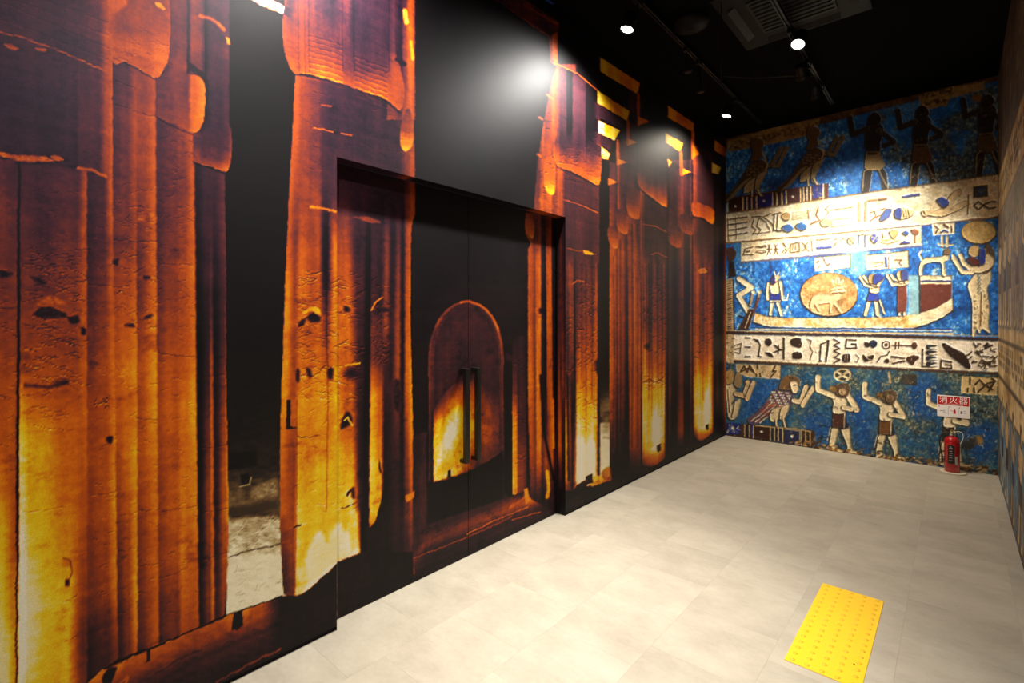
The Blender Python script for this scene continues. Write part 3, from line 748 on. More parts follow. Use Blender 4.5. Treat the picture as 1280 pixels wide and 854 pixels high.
def paint_right_columns(c):
    # --- group 3: slim shafts left of the main column
    cl = [(697, 80), (690, 100), (680, 150), (672, 200), (667, 262), (667, 700), (720, 640), (720, 80)]
    c.hpatch([672, 677, 680, 682, 688, 690, 697, 706], [666, 672, 678, 681, 688, 692, 700, 706],
             [(80, [.34, .4, .44, .4, .5, .5, .46, .4]), (150, [.38, .36, .5, .36, .42, .54, .46, .4]), (200, [.38, .36, .52, .5, .58, .44, .5, .4]), (262, [.4, .42, .6, .56, .62, .5, .56, .4])], cl)
    c.heat(spline([(681, 200), (690, 196), (694, 205), (694, 232), (692, 243), (684, 240), (680, 228)]), lambda U, V: np.interp(V, [196, 225, 243], [.56, .64, .78]), 1.5)
    c.hline([(674, 147), (678, 149)], 3, .6, 2.5); c.hline([(684, 118), (692, 124)], 3, .58, 2.5); c.hline([(672, 193), (676, 195)], 3, .62, 2.5); c.hline([(676, 250), (690, 258)], 4, .6, 4)
    c.carve(674, 696, 130, 260, 30, 62, (2, 5), .12)
    # --- column 3
    xt = [697, 701, 706, 716, 718, 722, 731, 733, 740, 746, 749]
    xb = [698, 704, 712, 716, 718, 722, 733, 735, 741, 744, 750]
    c.hpatch(xt, xb, [
        (205, [.56, .54, .36, .30, .30, .31, .30, .30, .29, .31, .34]), (250, [.56, .5, .32, .28, .28, .29, .29, .29, .28, .29, .32]), (310, [.5, .44, .31, .30, .30, .32, .30, .30, .28, .3, .3]),
        (335, [.5, .4, .36, .4, .22, .34, .34, .36, .32, .36, .28]), (400, [.46, .42, .3, .44, .18, .42, .42, .44, .38, .46, .28]), (440, [.46, .5, .3, .40, .14, .52, .5, .52, .48, .5, .3]),
        (480, [.5, .6, .4, .3, .16, .66, .62, .66, .62, .62, .34]), (510, [.5, .74, .6, .2, .2, .80, .78, .80, .78, .74, .36]), (540, [.5, .78, .66, .2, .3, .86, .86, .88, .87, .82, .36]),
        (565, [.42, .8, .7, .2, .5, .90, .95, .96, .93, .84, .3]), (600, [.3, .8, .6, .2, .6, .9, .97, .97, .93, .8, .3]), (625, [.1] * 11)],
        [(697, 205), (749, 225), (750, 600), (742, 602), (735, 608), (722, 606), (716, 614), (698, 612)])
    # relief ribs above, capital
    cap = spline([(699, 84), (722, 94), (747, 112), (750, 150), (752, 200), (751, 222), (747, 231), (730, 222), (712, 213), (697, 207), (692, 196), (692, 182), (696, 165), (697, 120)], n=5)
    c.hpatch([690, 697, 701, 707, 709, 715, 717, 722, 731, 733, 741, 743, 748, 753], [690, 697, 701, 707, 709, 715, 717, 722, 731, 733, 741, 743, 748, 753],
             [(82, [.44, .42, .32, .28, .14, .14, .28, .28, .24, .12, .12, .15, .24, .3]), (160, [.46, .4, .3, .26, .12, .12, .28, .26, .24, .06, .08, .12, .22, .3]), (178, [.48, .38, .30, .26, .24, .24, .28, .24, .24, .17, .17, .18, .27, .32]),
              (198, [.66, .6, .5, .44, .42, .42, .42, .38, .38, .36, .36, .36, .4, .44]), (212, [.72, .72, .68, .66, .64, .64, .6, .56, .52, .5, .5, .48, .5, .5]), (232, [.7, .7, .7, .7, .7, .7, .72, .72, .72, .72, .72, .7, .68, .62])], cap)
    c.hline([(697, 80), (722, 92), (748, 114)], 1.6, .6, 1.2); c.carve(695, 750, 166, 205, 40, 63, (3, 8), .1, .4, .8); c.carve(694, 750, 200, 228, 26, 64, (6, 14), .08, .4, .1)
    c.hline([(697, 209), (712, 215), (730, 224), (747, 233)], 1.6, -.2, 1.4, add=True)
    c.hline([(703, 249), (725, 256), (748, 266)], 1.4, .56, 1.1); c.hline([(700, 232), (748, 250)], 1, -.05, 1.2, add=True)
    c.hline([(708, 310), (720, 313), (745, 318)], 1.2, .56); c.heat(spline([(729, 313), (738, 315), (742, 318), (732, 318)]), .74, 1)
    c.hline([(716, 355), (722, 350), (730, 352)], 1.4, .56); c.carve(720, 748, 350, 460, 90, 65, (2, 6), .17, .2, 1.2); c.carve(703, 716, 390, 470, 30, 66, (2, 6), .16, .2, 1)
    c.carve(718, 748, 450, 540, 34, 67, (2, 9), .14, .3, .8); c.hline([(733, 330), (733, 540)], 1.0, -.12, 1, add=True); c.hline([(722, 340), (722, 480)], 1.0, -.08, 1, add=True)
    c.heat(spline([(722, 604), (724, 560), (728, 548), (732, 556), (737, 550), (744, 556), (745, 590), (742, 604)]), .975, 4)
    c.heat([(747, 330), (751, 330), (751, 590), (747, 602)], .16, 1.5, .8)
    c.hole([(744, 452), (749, 450), (749, 466), (745, 464)], False)
    # gap 3/4 and its ground
    gap_ground(c, 750, 763, 470, 490, 530, 548, 602, .35)
    # --- group 4: slim shafts
    c.hpatch([762, 766, 771, 772, 777, 783, 784, 790, 797, 799, 801], [762, 766, 772, 774, 778, 786, 788, 792, 798, 800, 802],
             [(160, [.1, .1, .1, .12, .16, .3, .22, .24, .2, .16, .1]), (200, [.3, .3, .3, .44, .3, .3, .26, .26, .24, .2, .1]), (285, [.44, .4, .28, .5, .4, .3, .44, .42, .36, .36, .3]), (315, [.5, .5, .4, .5, .46, .34, .44, .44, .46, .3, .3]),
              (400, [.5, .42, .3, .46, .4, .2, .46, .44, .46, .5, .3]), (470, [.52, .44, .28, .4, .34, .14, .48, .46, .5, .54, .3]), (520, [.5, .44, .22, .34, .26, .12, .5, .5, .54, .56, .3]),
              (560, [.4, .34, .16, .2, .14, .1, .42, .42, .46, .5, .2]), (580, [.2, .2, .14, .12, .1, .1, .2, .24, .26, .3, .14]), (590, [.1] * 11)],
             [(762, 200), (770, 205), (772, 180), (784, 170), (786, 110), (800, 120), (802, 600), (762, 604)])
    r = c.win(763, 833, 300, 520)
    if r is not None:
        sl, U, V = r; c.H[sl] += .07 * np.clip((V - 300) / 60, 0, 1) * np.clip((520 - V) / 60, 0, 1) * (c.H[sl] > .18)
    for x0, x1, y0, y1 in [(761, 772, 283, 309), (771, 784, 262, 291), (784, 799, 236, 272)]:
        c.heat(spline([(x0, y0), (x1, y0 + 4), (x1 + 1, y1 - 3), (x1 - 2, y1 + 2), (x0 + 2, y1 - 3), (x0 - 1, (y0 + y1) / 2)]), lambda U, V: np.interp(V, [y0, (y0 + y1) / 2, y1], [.34, .44, .60]), 1.2)
    # --- column 4
    c.hpatch([800, 803, 808, 814, 816, 822, 824, 830, 834], [801, 804, 808, 814, 816, 822, 824, 829, 833],
             [(232, [.5, .44, .28, .26, .26, .26, .26, .26, .28]), (300, [.5, .34, .24, .22, .22, .22, .22, .22, .24]), (330, [.48, .4, .34, .26, .34, .26, .32, .3, .24]), (400, [.44, .44, .36, .3, .44, .34, .42, .36, .3]),
              (435, [.46, .56, .5, .42, .5, .42, .5, .44, .3]), (465, [.5, .66, .66, .62, .66, .62, .66, .62, .34]), (490, [.5, .80, .82, .8, .84, .82, .84, .80, .36]), (520, [.5, .84, .86, .86, .92, .92, .88, .84, .36]),
              (545, [.4, .84, .86, .9, .96, .96, .9, .83, .3]), (562, [.3, .74, .82, .86, .9, .9, .84, .7, .2]), (578, [.12, .4, .5, .56, .56, .5, .4, .3, .1]), (588, [.1] * 9)],
             [(800, 233), (834, 257), (834, 570), (826, 578), (815, 584), (803, 582)])
    cap4 = spline([(798, 160), (815, 158), (835, 175), (836, 220), (836, 250), (832, 259), (816, 248), (800, 234), (796, 215)], n=5)
    c.hpatch([795, 802, 812, 822, 832, 837], [795, 802, 812, 822, 832, 837], [(155, [.14, .14, .12, .12, .12, .14]), (205, [.2, .2, .16, .14, .14, .18]), (228, [.5, .48, .34, .24, .22, .26]), (244, [.66, .66, .62, .5, .42, .44]), (260, [.66, .66, .66, .66, .66, .6])], cap4)
    c.hline([(800, 236), (816, 250), (833, 261)], 1.5, -.2, 1.2, add=True); c.hline([(804, 280), (820, 283), (833, 290)], 1.2, .5); c.hline([(814, 318), (822, 316), (834, 322)], 1.1, .46)
    c.carve(803, 833, 350, 440, 70, 71, (2, 5), .16, .2, 1.2); c.carve(803, 832, 465, 485, 16, 72, (2, 7), .2, .3); c.hline([(804, 478), (812, 474), (820, 478), (832, 470)], 1.2, .5)
    c.glow(820, 532, 9, 38, 1.0, .9); c.heat([(821, 557), (826, 555), (826, 563), (822, 566)], .06, 1); c.hole([(806, 432), (812, 430), (811, 436), (807, 436)], False)
    for x in (815, 823): c.hline([(x, 325), (x, 520)], .9, -.1, 1, add=True)
    # --- dark gap with thin lit edges
    c.hpatch([834, 838, 841, 844, 851, 853, 856, 860, 865], [834, 837, 840, 843, 850, 853, 856, 860, 865],
             [(200, [.1, .2, .2, .24, .28, .3, .26, .2, .3]), (280, [.14, .32, .26, .24, .36, .38, .3, .26, .4]), (330, [.12, .28, .2, .14, .3, .36, .2, .14, .44]), (420, [.1, .26, .2, .1, .26, .3, .12, .1, .46]),
              (490, [.1, .40, .2, .1, .3, .34, .12, .1, .46]), (540, [.1, .3, .12, .1, .4, .44, .1, .1, .36]), (560, [.1] * 9), (600, [.08] * 9)])
    for x0, x1, y0, y1 in [(836, 851, 282, 308), (851, 866, 268, 292)]:
        c.heat(spline([(x0, y0), (x1, y0 + 4), (x1 + 1, y1 - 3), (x1 - 2, y1 + 2), (x0 + 2, y1 - 3), (x0 - 1, (y0 + y1) / 2)]), lambda U, V: np.interp(V, [y0, (y0 + y1) / 2, y1], [.26, .34, .48]), 1.2)
    # --- column 5
    c.hpatch([865, 869, 874, 876, 882, 884, 890, 893], [866, 869, 874, 876, 882, 884, 889, 893],
             [(180, [.4, .42, .3, .26, .24, .2, .2, .16]), (262, [.46, .4, .3, .3, .28, .28, .3, .2]), (300, [.46, .34, .26, .24, .24, .22, .26, .2]), (340, [.5, .5, .5, .4, .44, .36, .4, .24]), (400, [.5, .5, .44, .4, .46, .42, .44, .26]),
              (440, [.5, .56, .5, .5, .54, .5, .56, .3]), (465, [.46, .66, .72, .7, .74, .72, .72, .3]), (490, [.44, .8, .84, .84, .88, .86, .8, .3]), (515, [.4, .82, .88, .92, .97, .94, .84, .3]), (535, [.3, .7, .84, .86, .9, .86, .74, .2]),
              (548, [.12, .3, .5, .54, .5, .4, .3, .1]), (556, [.1] * 8)], [(866, 180), (893, 195), (893, 540), (885, 546), (876, 552), (867, 546)])
    c.heat(spline([(866, 252), (880, 256), (892, 262), (893, 274), (890, 280), (878, 272), (866, 268)]), lambda U, V: np.interp(V, [252, 266, 280], [.42, .54, .68]), 1.2)
    c.hline([(866, 271), (878, 275), (891, 282)], 1.4, -.2, 1.2, add=True); c.carve(868, 892, 370, 460, 50, 73, (2, 4), .16, .2, 1.2); c.heat(spline([(872, 338), (880, 335), (884, 340), (876, 342)]), .66, 1)
    c.glow(884, 512, 6, 34, 1.0, .85); c.heat([(882, 532), (886, 530), (886, 537), (883, 538)], .06, 1)
    # --- last slice to the corner
    c.hpatch([893, 897, 900, 904, 907, 910], [893, 897, 900, 904, 907, 910], [(170, [.1, .12, .14, .16, .2, .2]), (250, [.12, .22, .22, .2, .3, .3]), (300, [.12, .24, .16, .24, .46, .4]), (430, [.12, .2, .12, .3, .56, .5]), (500, [.1, .36, .12, .3, .5, .5]), (540, [.1, .1, .1, .16, .3, .3]), (552, [.08] * 6)])
    for x, y0, y1, d in [(706, 330, 520, -.12), (712, 330, 470, .08), (727, 330, 470, -.1), (740, 320, 500, -.12), (745, 330, 520, .08), (767, 320, 560, -.14), (769, 320, 560, .1), (775, 300, 540, -.14), (779, 300, 540, .08),
                         (790, 280, 560, -.14), (793, 280, 560, .1), (797, 280, 560, -.12), (806, 330, 470, .1), (811, 330, 500, -.12), (819, 330, 480, .1), (827, 330, 500, -.12), (830, 330, 520, .08), (868, 330, 470, -.12), (872, 330, 480, .1),
                         (879, 330, 500, -.12), (886, 330, 500, .1), (890, 330, 520, -.1)]:
        c.hline([(x, y0), (x + .6, (y0 + y1) / 2), (x, y1)], 1.2, d, 1.2, add=True)
    # --- roof beams lit from below
    for P, a, b in [([(750, 71), (800, 104), (797, 118), (750, 89)], .78, .66), ([(747, 113), (787, 139), (784, 151), (747, 129)], .80, .70), ([(748, 150), (775, 163), (768, 176), (748, 166)], .86, .8),
                    ([(752, 183), (763, 192), (760, 200), (752, 198)], .84, .8), ([(835, 132), (868, 154), (866, 165), (835, 147)], .68, .6), ([(832, 166), (854, 179), (850, 190), (832, 178)], .82, .76),
                    ([(834, 198), (840, 202), (836, 209)], .8, .8), ([(893, 174), (909, 187), (909, 198), (893, 188)], .66, .56), ([(890, 203), (901, 209), (898, 218), (890, 216)], .82, .76)]:
        beam(c, P, a, b)
    for a, b, h in [((798, 118), (798, 156), .46), ((785, 151), (785, 180), .46), ((772, 176), (772, 204), .5), ((866, 165), (866, 198), .5), ((851, 190), (852, 218), .5)]:
        c.hline([a, b], 4, h, 1.2)
    for P in [[(798, 145), (812, 152), (798, 157)], [(785, 173), (797, 178), (785, 182)], [(772, 198), (784, 203), (772, 206)], [(760, 222), (772, 228), (760, 232)], [(853, 210), (864, 215), (853, 219)], [(866, 180), (874, 192), (866, 198)]]:
        c.heat(P, .64, 1.2)
    for P in [[(750, 132), (783, 153), (776, 160), (750, 147)], [(750, 168), (768, 178), (762, 188), (750, 180)]]:
        c.heat(P, .24, 1.2, .9)
    # --- base of the right half
    def base(U, V):
        return .11 + .05 * fbm(U * .05, V * .15, 74, 3)
    c.heat([(697, 612), (716, 614), (722, 606), (732, 600), (735, 612), (744, 606), (762, 596), (764, 604), (802, 582), (815, 590), (834, 574), (865, 552), (876, 556), (893, 546), (912, 536), (912, 600), (697, 700)], base, 1.5)
    c.heat(spline([(737, 600), (748, 594), (760, 600), (748, 606), (738, 608)]), .78, 2, .9); c.heat(spline([(752, 590), (762, 584), (764, 600), (755, 600)]), .56, 2, .8)
    c.heat([(732, 596), (741, 592), (741, 604), (733, 606)], .1, 1.2)
    c.hline([(745, 622), (800, 596), (860, 568)], 1.2, .2, 2)
    c.hline([(698, 500), (700, 560)], 4, .76, 2, .8); c.hline([(699, 575), (703, 604)], 5, .78, 2, .85); c.hline([(709, 470), (711, 600)], 3, .13, 2, .8)

def fire_finish(c, tint=True):
    h, z = np.broadcast_to(c.h[:, None], c.v.shape), np.broadcast_to(c.z[None, :], c.v.shape)
    U = np.broadcast_to(c.u[:, None], c.v.shape)
    # crisper ribs: local contrast across the grid columns
    def boxu(A, k):
        P = np.concatenate([np.repeat(A[:1], k, 0), A, np.repeat(A[-1:], k, 0)], 0)
        cs = np.cumsum(np.concatenate([np.zeros((1,) + A.shape[1:]), P], 0), 0)
        return (cs[2 * k + 1:] - cs[:-2 * k - 1]) / (2 * k + 1)
    n = len(c.u)
    if n > 40:
        w1 = (c.S < .5) & (c.H > .12)
        H0 = c.H + np.where(w1, np.clip(.55 * (c.H - boxu(c.H, 9)), -.1, .1), 0)
    else:
        H0 = c.H
    if tint:
        H0 = H0 - .085 * np.clip((480 - c.v) / 200, 0, 1) * np.clip((330 - U) / 160, 0, 1) * np.clip((c.H - .15) / .2, 0, 1)
    H0 = H0 - .085 * np.clip((400 - c.v) / 120, 0, 1) * np.clip((U - 335) / 20, 0, 1) * np.interp(U, [640, 700], [1, .35]) * np.clip((c.H - .18) / .12, 0, 1) * np.clip((.74 - c.H) / .1, 0, 1)
    g = np.clip(c.H / .3, 0, 1) * np.clip((1.03 - c.H) / .22, 0.12, 1)
    streak = fbm(h * 30, z * 1.6, 81, 4); blot = fbm(h * 6, z * 5, 82, 5, .62); fine = fbm(h * 75, z * 75, 83, 3, .8)
    lay = fbm(h * 2.5, z * 40, 84, 4, .7)
    wear = np.clip(fbm(h * 11, z * 16, 85, 5, .65) - .30, 0, 1) * np.clip((c.v - 150) / 250, .35, 1)
    H = H0 + g * (.05 * streak + .085 * blot + .06 * fine + .05 * lay - .38 * wear)
    rgb = ramp(np.clip(H, 0, 1), FIRE)
    snd = ramp(np.clip(c.H, 0, 1), SAND)
    S = np.clip(c.S, 0, 1)[..., None]
    rgb = rgb * (1 - S) + snd * S
    if tint:      # the cooler, violet upper part of the print
        t = np.clip((500 - c.v) / 380, 0, 1) * np.clip((1000 - U) / 600, 0, 1) * (1 - S[..., 0])
        t = (t * np.clip(c.H / .2, 0, 1))[..., None]
        rgb = rgb * (1 - t) + (rgb * np.array([.88, .80, .95]) + np.array([.022, .018, .055])) * t
    return rgb

def build_left_wall():
    us = np.arange(-30, 911, 1.25)
    ys = np.array([left_y(u) for u in us]); ys = ys[ys < BW - .004]
    ys = np.concatenate([np.linspace(Y0, ys[0], 24)[:-1], ys, [BW]])
    i0 = np.argmin(abs(ys - DOOR_Y0)); ys[i0] = DOOR_Y0
    i1 = np.argmin(abs(ys - DOOR_Y1)); ys[i1] = DOOR_Y1
    zs = np.concatenate([np.arange(.022, 3.5, .0048), np.arange(3.5, CH, .0068), [CH]])
    jd = np.argmin(abs(zs - DOOR_H)); zs[jd] = DOOR_H
    U, V = survey(0.0, ys[:, None], zs[None, :])
    # behind the photographer the projection is meaningless: let the print end in plain dark stone there
    ok = (-SY * (0 - CAM[0]) + CY_ * ys) > .9
    u = np.where(ok, U[:, 0], -1e5 + ys * 100); V = np.where(ok[:, None], V, 0)
    c = Canvas(u, V, ys, zs)
    c.roughen(4, (np.clip(FPX / np.maximum(-SY * (0 - CAM[0]) + CY_ * ys, .9), 0, 420))[:, None])
    paint_base(c); paint_upper_right(c); paint_left_cluster(c); paint_column2(c); paint_foot_left(c); paint_right_columns(c)
    rgb = fire_finish(c)
    bl = c.amask([(683, -12), (704, -6), (697, 2), (690, 6), (681, 0)], 1.5)
    if bl is not None:
        sl, _, _, a = bl; rgb[sl] = rgb[sl] * (1 - a[..., None]) + hx('#3a56b8') * a[..., None]
    far = np.clip((.05 - ys) / .15, 0, 1)[:, None, None]
    dark = ramp(np.clip(.2 + .06 * fbm(ys[:, None] * 8 + 0 * V, zs[None, :] * 2 + 0 * V, 90), 0, 1), FIRE)
    rgb = rgb * (1 - far) + dark * far
    co = np.zeros(V.shape + (3,)); co[..., 1] = ys[:, None]; co[..., 2] = zs[None, :]
    mask = np.ones((len(ys) - 1, len(zs) - 1), bool)
    mask[i0:i1, :jd] = False
    wl = mesh_from_grid('wall_left', co, mask, rgb, M['film'])
    tag(wl, kind='structure')
    # reveals of the doorway: soffit and the two jambs, the print runs round the corners
    def reveal(name, axis):
        xr = np.linspace(-REC, 0, 14)
        if axis == 'soffit':
            yy = ys[i0:i1 + 1][::3]; yy[-1] = DOOR_Y1
            col = rgb[i0:i1 + 1, jd][::3]
            co2 = np.zeros((len(yy), 14, 3)); co2[..., 0] = xr[None, :]; co2[..., 1] = yy[:, None]; co2[..., 2] = DOOR_H
            return mesh_from_grid(name, co2, np.ones((len(yy) - 1, 13), bool), np.repeat(col[:, None], 14, 1), M['film'], wl)
        zz = zs[:jd + 1][::2].copy(); zz[-1] = DOOR_H; zz[0] = 0.0
        yj = DOOR_Y0 if axis == 'near' else DOOR_Y1
        uu, vv = survey(xr[:, None], yj, zz[None, :])
        cj = Canvas(uu[:, 0], vv, xr, zz)
        cj.H[:] = .1
        if axis == 'far':
            cj.hpatch([696, 699, 701, 703, 707], [696, 699, 701, 703, 707], [(262, [.12, .2, .26, .2, .12]), (330, [.12, .3, .4, .28, .12]), (440, [.12, .36, .3, .4, .2]), (470, [.12, .5, .3, .5, .3]), (520, [.12, .6, .5, .24, .2]), (560, [.12, .66, .6, .2, .2]), (590, [.1, .3, .4, .2, .1]), (615, [.1] * 5), (700, [.08] * 5)])
        cc = fire_finish(cj, False)
        co2 = np.zeros((14, len(zz), 3)); co2[..., 0] = xr[:, None]; co2[..., 1] = yj; co2[..., 2] = zz[None, :]
        return mesh_from_grid(name, co2, np.ones((13, len(zz) - 1), bool), cc, M['film'], wl)
    reveal('door_soffit', 'soffit'); reveal('door_jamb', 'near'); reveal('door_jamb', 'far')
    return wl

def build_doors():
    d = empty('door_1', (0, (DOOR_Y0 + DOOR_Y1) / 2, 0))
    tag(d, kind='structure')
    mid = (DOOR_Y0 + DOOR_Y1) / 2
    for k, (a, b) in enumerate([(DOOR_Y0 + .003, mid - .002), (mid + .002, DOOR_Y1 - .003)]):
        us = np.arange(395, 712, 1.1)
        ys = np.array([left_y(u, -REC) for u in us]); ys = np.concatenate([[a], ys[(ys > a + .001) & (ys < b - .001)], [b]])
        zs = np.concatenate([[.006], np.arange(.012, DOOR_H - .004, .0052), [DOOR_H - .003]])
        U, V = survey(-REC, ys[:, None], zs[None, :])
        c = Canvas(U[:, 0], V, ys, zs)
        c.roughen(4, (FPX / (-SY * (-REC - CAM[0]) + CY_ * ys))[:, None])
        paint_base(c); paint_column2(c, True); paint_door(c); paint_foot_door(c)
        rgb = fire_finish(c)
        co = np.zeros(V.shape + (3,)); co[..., 0] = -REC; co[..., 1] = ys[:, None] - d.location.y; co[..., 2] = zs[None, :]
        leaf = mesh_from_grid('door_leaf', co, np.ones((len(ys) - 1, len(zs) - 1), bool), rgb, M['film'], d)
        core = MB().box(-REC - .042, -REC - .001, a - d.location.y, b - d.location.y, .006, DOOR_H - .003).build('door_core', M['black_satin'], leaf)
        # square-section pull handle
        hy = (left_y(583.5, -REC + .05), left_y(597.5, -REC + .05))[k] - d.location.y
        hw, z0, z1, s = .017, .650, 1.276, .062
        m = MB().box(-REC + s - .030, -REC + s, hy - hw, hy + hw, z0, z1, .002)
        m.box(-REC - .001, -REC + s - .02, hy - hw, hy + hw, z0, z0 + .025, .002)
        m.box(-REC - .001, -REC + s - .02, hy - hw, hy + hw, z1 - .025, z1, .002)
        h = m.build('pull_handle', M['handle'], leaf)
    return d
#@@END_LEFT

#@@BACK
# ---------------- the painted-relief print on the back wall
def T(ox, oy, s):
    return lambda pts: [(ox + x / s, oy + y / s) for x, y in pts]
BLUE = [(-1.0, '#0c2a5c'), (-.4, '#134a92'), (.05, '#1f68bd'), (.35, '#3f86cc'), (.6, '#86b4cf'), (.85, '#cfd6c0')]
BLUE2 = [(-1.0, '#0a1826'), (-.4, '#15324e'), (0, '#215076'), (.3, '#3f6878'), (.55, '#6d7c70'), (.8, '#a09672')]
CREAM = [(-1.0, '#b79c70'), (-.3, '#d8c49c'), (.2, '#e9dcbd'), (.8, '#f4ecd8')]
SKIN, SKIN2, OUT, BRN = '#dcc49a', '#c8aa7c', '#2a1a10', '#5a3020'

def relief_bg(c):
    X, Z = np.broadcast_to(c.h[:, None], c.v.shape), np.broadcast_to(c.z[None, :], c.v.shape)
    n = .75 * fbm(X * 5, Z * 5, 101, 5) + 1.05 * fbm(X * 30, Z * 22, 102, 4, .8)
    c.C[:] = ramp(np.clip(n + .02, -1, 1), BLUE)

def band(c, pts, ramp_stops=CREAM, seed=110, amp=1.0, worn=.35):
    def f(U, V):
        n = .8 * fbm(U * .09, V * .12, seed, 5) + .35 * fbm(U * .5, V * .5, seed + 3, 2)
        k = ramp(np.clip(n * amp, -1, 1), ramp_stops)
        pit = np.clip((fbm(U * .22, V * .3, seed + 9, 4) - .42) * 3, 0, 1)[..., None] * worn
        return k * (1 - pit) + hx('#6a4c2c') * pit
    c.rgb(pts, f, 1.2)

def specks(c, x0, x1, y0, y1, n, seed, cols, r=(.5, 1.6)):
    R = random.Random(seed)
    for _ in range(n):
        x, y = R.uniform(x0, x1), R.uniform(y0, y1); q = R.uniform(*r); a = R.uniform(0, 3.1)
        c.line([(x - q * math.cos(a), y - q * math.sin(a)), (x + q * math.cos(a), y + q * math.sin(a))], q * .9, R.choice(cols), .9, R.uniform(.4, .9))

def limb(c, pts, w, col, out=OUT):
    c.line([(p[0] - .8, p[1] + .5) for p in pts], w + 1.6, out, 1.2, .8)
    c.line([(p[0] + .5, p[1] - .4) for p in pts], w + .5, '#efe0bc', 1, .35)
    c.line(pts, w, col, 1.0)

def striped_base(c, t, cells, seed=0):
    """row of panels: (x0, x1, ytop0, ytop1, ybot0, ybot1, colour)"""
    for x0, x1, a0, a1, b0, b1, col in cells:
        c.rgb(t([(x0, a0), (x1, a1), (x1, b1), (x0, b0)]), col, 1)

def paint_back(c):
    relief_bg(c)
    # upper register greyer and darker towards the right, lower register greener
    def aged(U, V):
        n = .6 * fbm(U * .06, V * .06, 120, 5) + .6 * fbm(U * .35, V * .28, 121, 4, .75)
        k = ramp(np.clip(n, -1, 1), BLUE2)
        d = np.clip(1.7 * fbm(U * .045, V * .05, 122, 4) + .10 + (U - 1060) / 420, 0, .85)[..., None]
        return k * (1 - d) + ramp(np.clip(1.5 * fbm(U * .3, V * .3, 123, 4, .8), -1, 1), [(-1, '#151a1e'), (-.2, '#35464a'), (.2, '#5f6a58'), (.5, '#8f8458'), (.9, '#c2ae7c')]) * d
    c.rgb([(905, 452), (1250, 466), (1250, 610), (905, 560)], aged, 2)
    for P in ([(945, 480), (975, 478), (965, 515), (925, 522)], [(1135, 478), (1168, 474), (1170, 520), (1140, 520)], [(1205, 540), (1240, 530), (1240, 570), (1215, 575)], [(1000, 520), (1040, 525), (1036, 560), (1018, 555)], [(1062, 500), (1085, 500), (1090, 560), (1070, 555)]):
        c.rgb(spline(P), lambda U, V: ramp(np.clip(fbm(U * .3, V * .3, 128, 3, .8), -1, 1), [(-1, '#0d2a58'), (0, '#164a8e'), (.8, '#3a74a8')]), 14, .85)
    def upper_tone(U, V):
        n = .6 * fbm(U * .06, V * .06, 124, 5) + .5 * fbm(U * .3, V * .3, 125, 4, .75)
        k = ramp(np.clip(n, -1, 1), BLUE)
        d = np.clip(fbm(U * .05, V * .06, 126, 4) * 1.6 + (U - 1130) / 130, 0, .8)[..., None]
        return k * (1 - d) + ramp(np.clip(fbm(U * .3, V * .35, 127, 4, .75) * 1.2, -1, 1), [(-1, '#1b1a1e'), (-.2, '#2f3940'), (.3, '#6a6a58'), (.8, '#a89c78')]) * d
    c.rgb([(1060, 120), (1250, 70), (1250, 226), (1060, 250)], upper_tone, 16)
    specks(c, 1140, 1200, 195, 228, 120, 131, ['#c8bc90', '#9aa08c', '#7d8a86', '#d8cca0'])
    specks(c, 1100, 1140, 185, 232, 60, 132, ['#b8c0b0', '#8fb0cc', '#d0d0b8'])
    # top border
    band(c, [(905, 170), (1250, 88), (1250, 100), (1095, 138), (905, 186)], [(-1, '#2c1c12'), (0, '#5a3c22'), (.8, '#8a6a40')], 141)
    band(c, T(905, 150, 7.118)([(35, 180), (290, 110), (400, 70), (860, -20), (855, 30), (740, 140), (370, 225), (30, 285)]), [(-1, '#5a4426'), (0, '#86683c'), (.8, '#a8895a')], 142)
    R = random.Random(143)
    for k in range(26):
        x = 912 + k * 4.3; y = 182 - (x - 912) * .235 + R.uniform(-5, 4)
        c.line([(x, y), (x + R.uniform(-1, 4), y + R.uniform(-5, 5)), (x + R.uniform(0, 6), y + R.uniform(-3, 6))], 1.1, '#3a2816', 1, .85)
    band(c, T(1075, 90, 5.691)([(420, 170), (640, 110), (890, 60), (880, 120), (640, 190), (620, 240), (430, 275)]), [(-1, '#5a4426'), (0, '#8a6c3e'), (.8, '#a88a58')], 144)
    for k in range(22):
        x = 1153 + (k % 12) * 3.2 + R.uniform(-1, 1); y = (118 if k < 12 else 130) - (x - 1153) * .2 + R.uniform(-3, 3)
        c.line([(x, y), (x + R.uniform(1, 4), y + R.uniform(-3, 3)), (x + R.uniform(-1, 5), y + R.uniform(-4, 4))], 1.2, '#2c1d10', 1, .85)
    c.rgb(spline(T(1075, 90, 5.691)([(805, 170), (850, 165), (865, 190), (820, 215)])), '#8a5a14', 2)

    # ---- upper register
    t = T(905, 150, 7.118)
    band(c, t([(30, 690), (930, 560), (930, 700), (30, 850)]), [(-1, '#3a1c14'), (0, '#4c2618'), (.8, '#5e3420')], 146)
    for x0, x1, ya, yb, col in [(45, 160, 700, 800, '#3a1d1a'), (180, 200, 690, 795, '#2a2350'), (215, 240, 690, 790, '#2b2458'), (262, 282, 685, 785, '#252a70'), (300, 428, 668, 780, '#2a2a78'), (440, 465, 655, 760, '#3a1d1a'), (482, 512, 645, 750, '#3a1d1a'), (525, 550, 635, 745, '#2a2350'),
                             (570, 675, 622, 740, '#40201c'), (690, 705, 605, 725, '#3a1d1a'), (720, 735, 600, 720, '#2a2350'), (750, 765, 595, 712, '#40201c'), (785, 880, 580, 700, '#2a3078'), (890, 912, 570, 695, '#6a3a28')]:
        d = (x1 - x0) * .13
        c.rgb(t([(x0, ya), (x1, ya - d), (x1, yb - d), (x0, yb)]), col, 1)
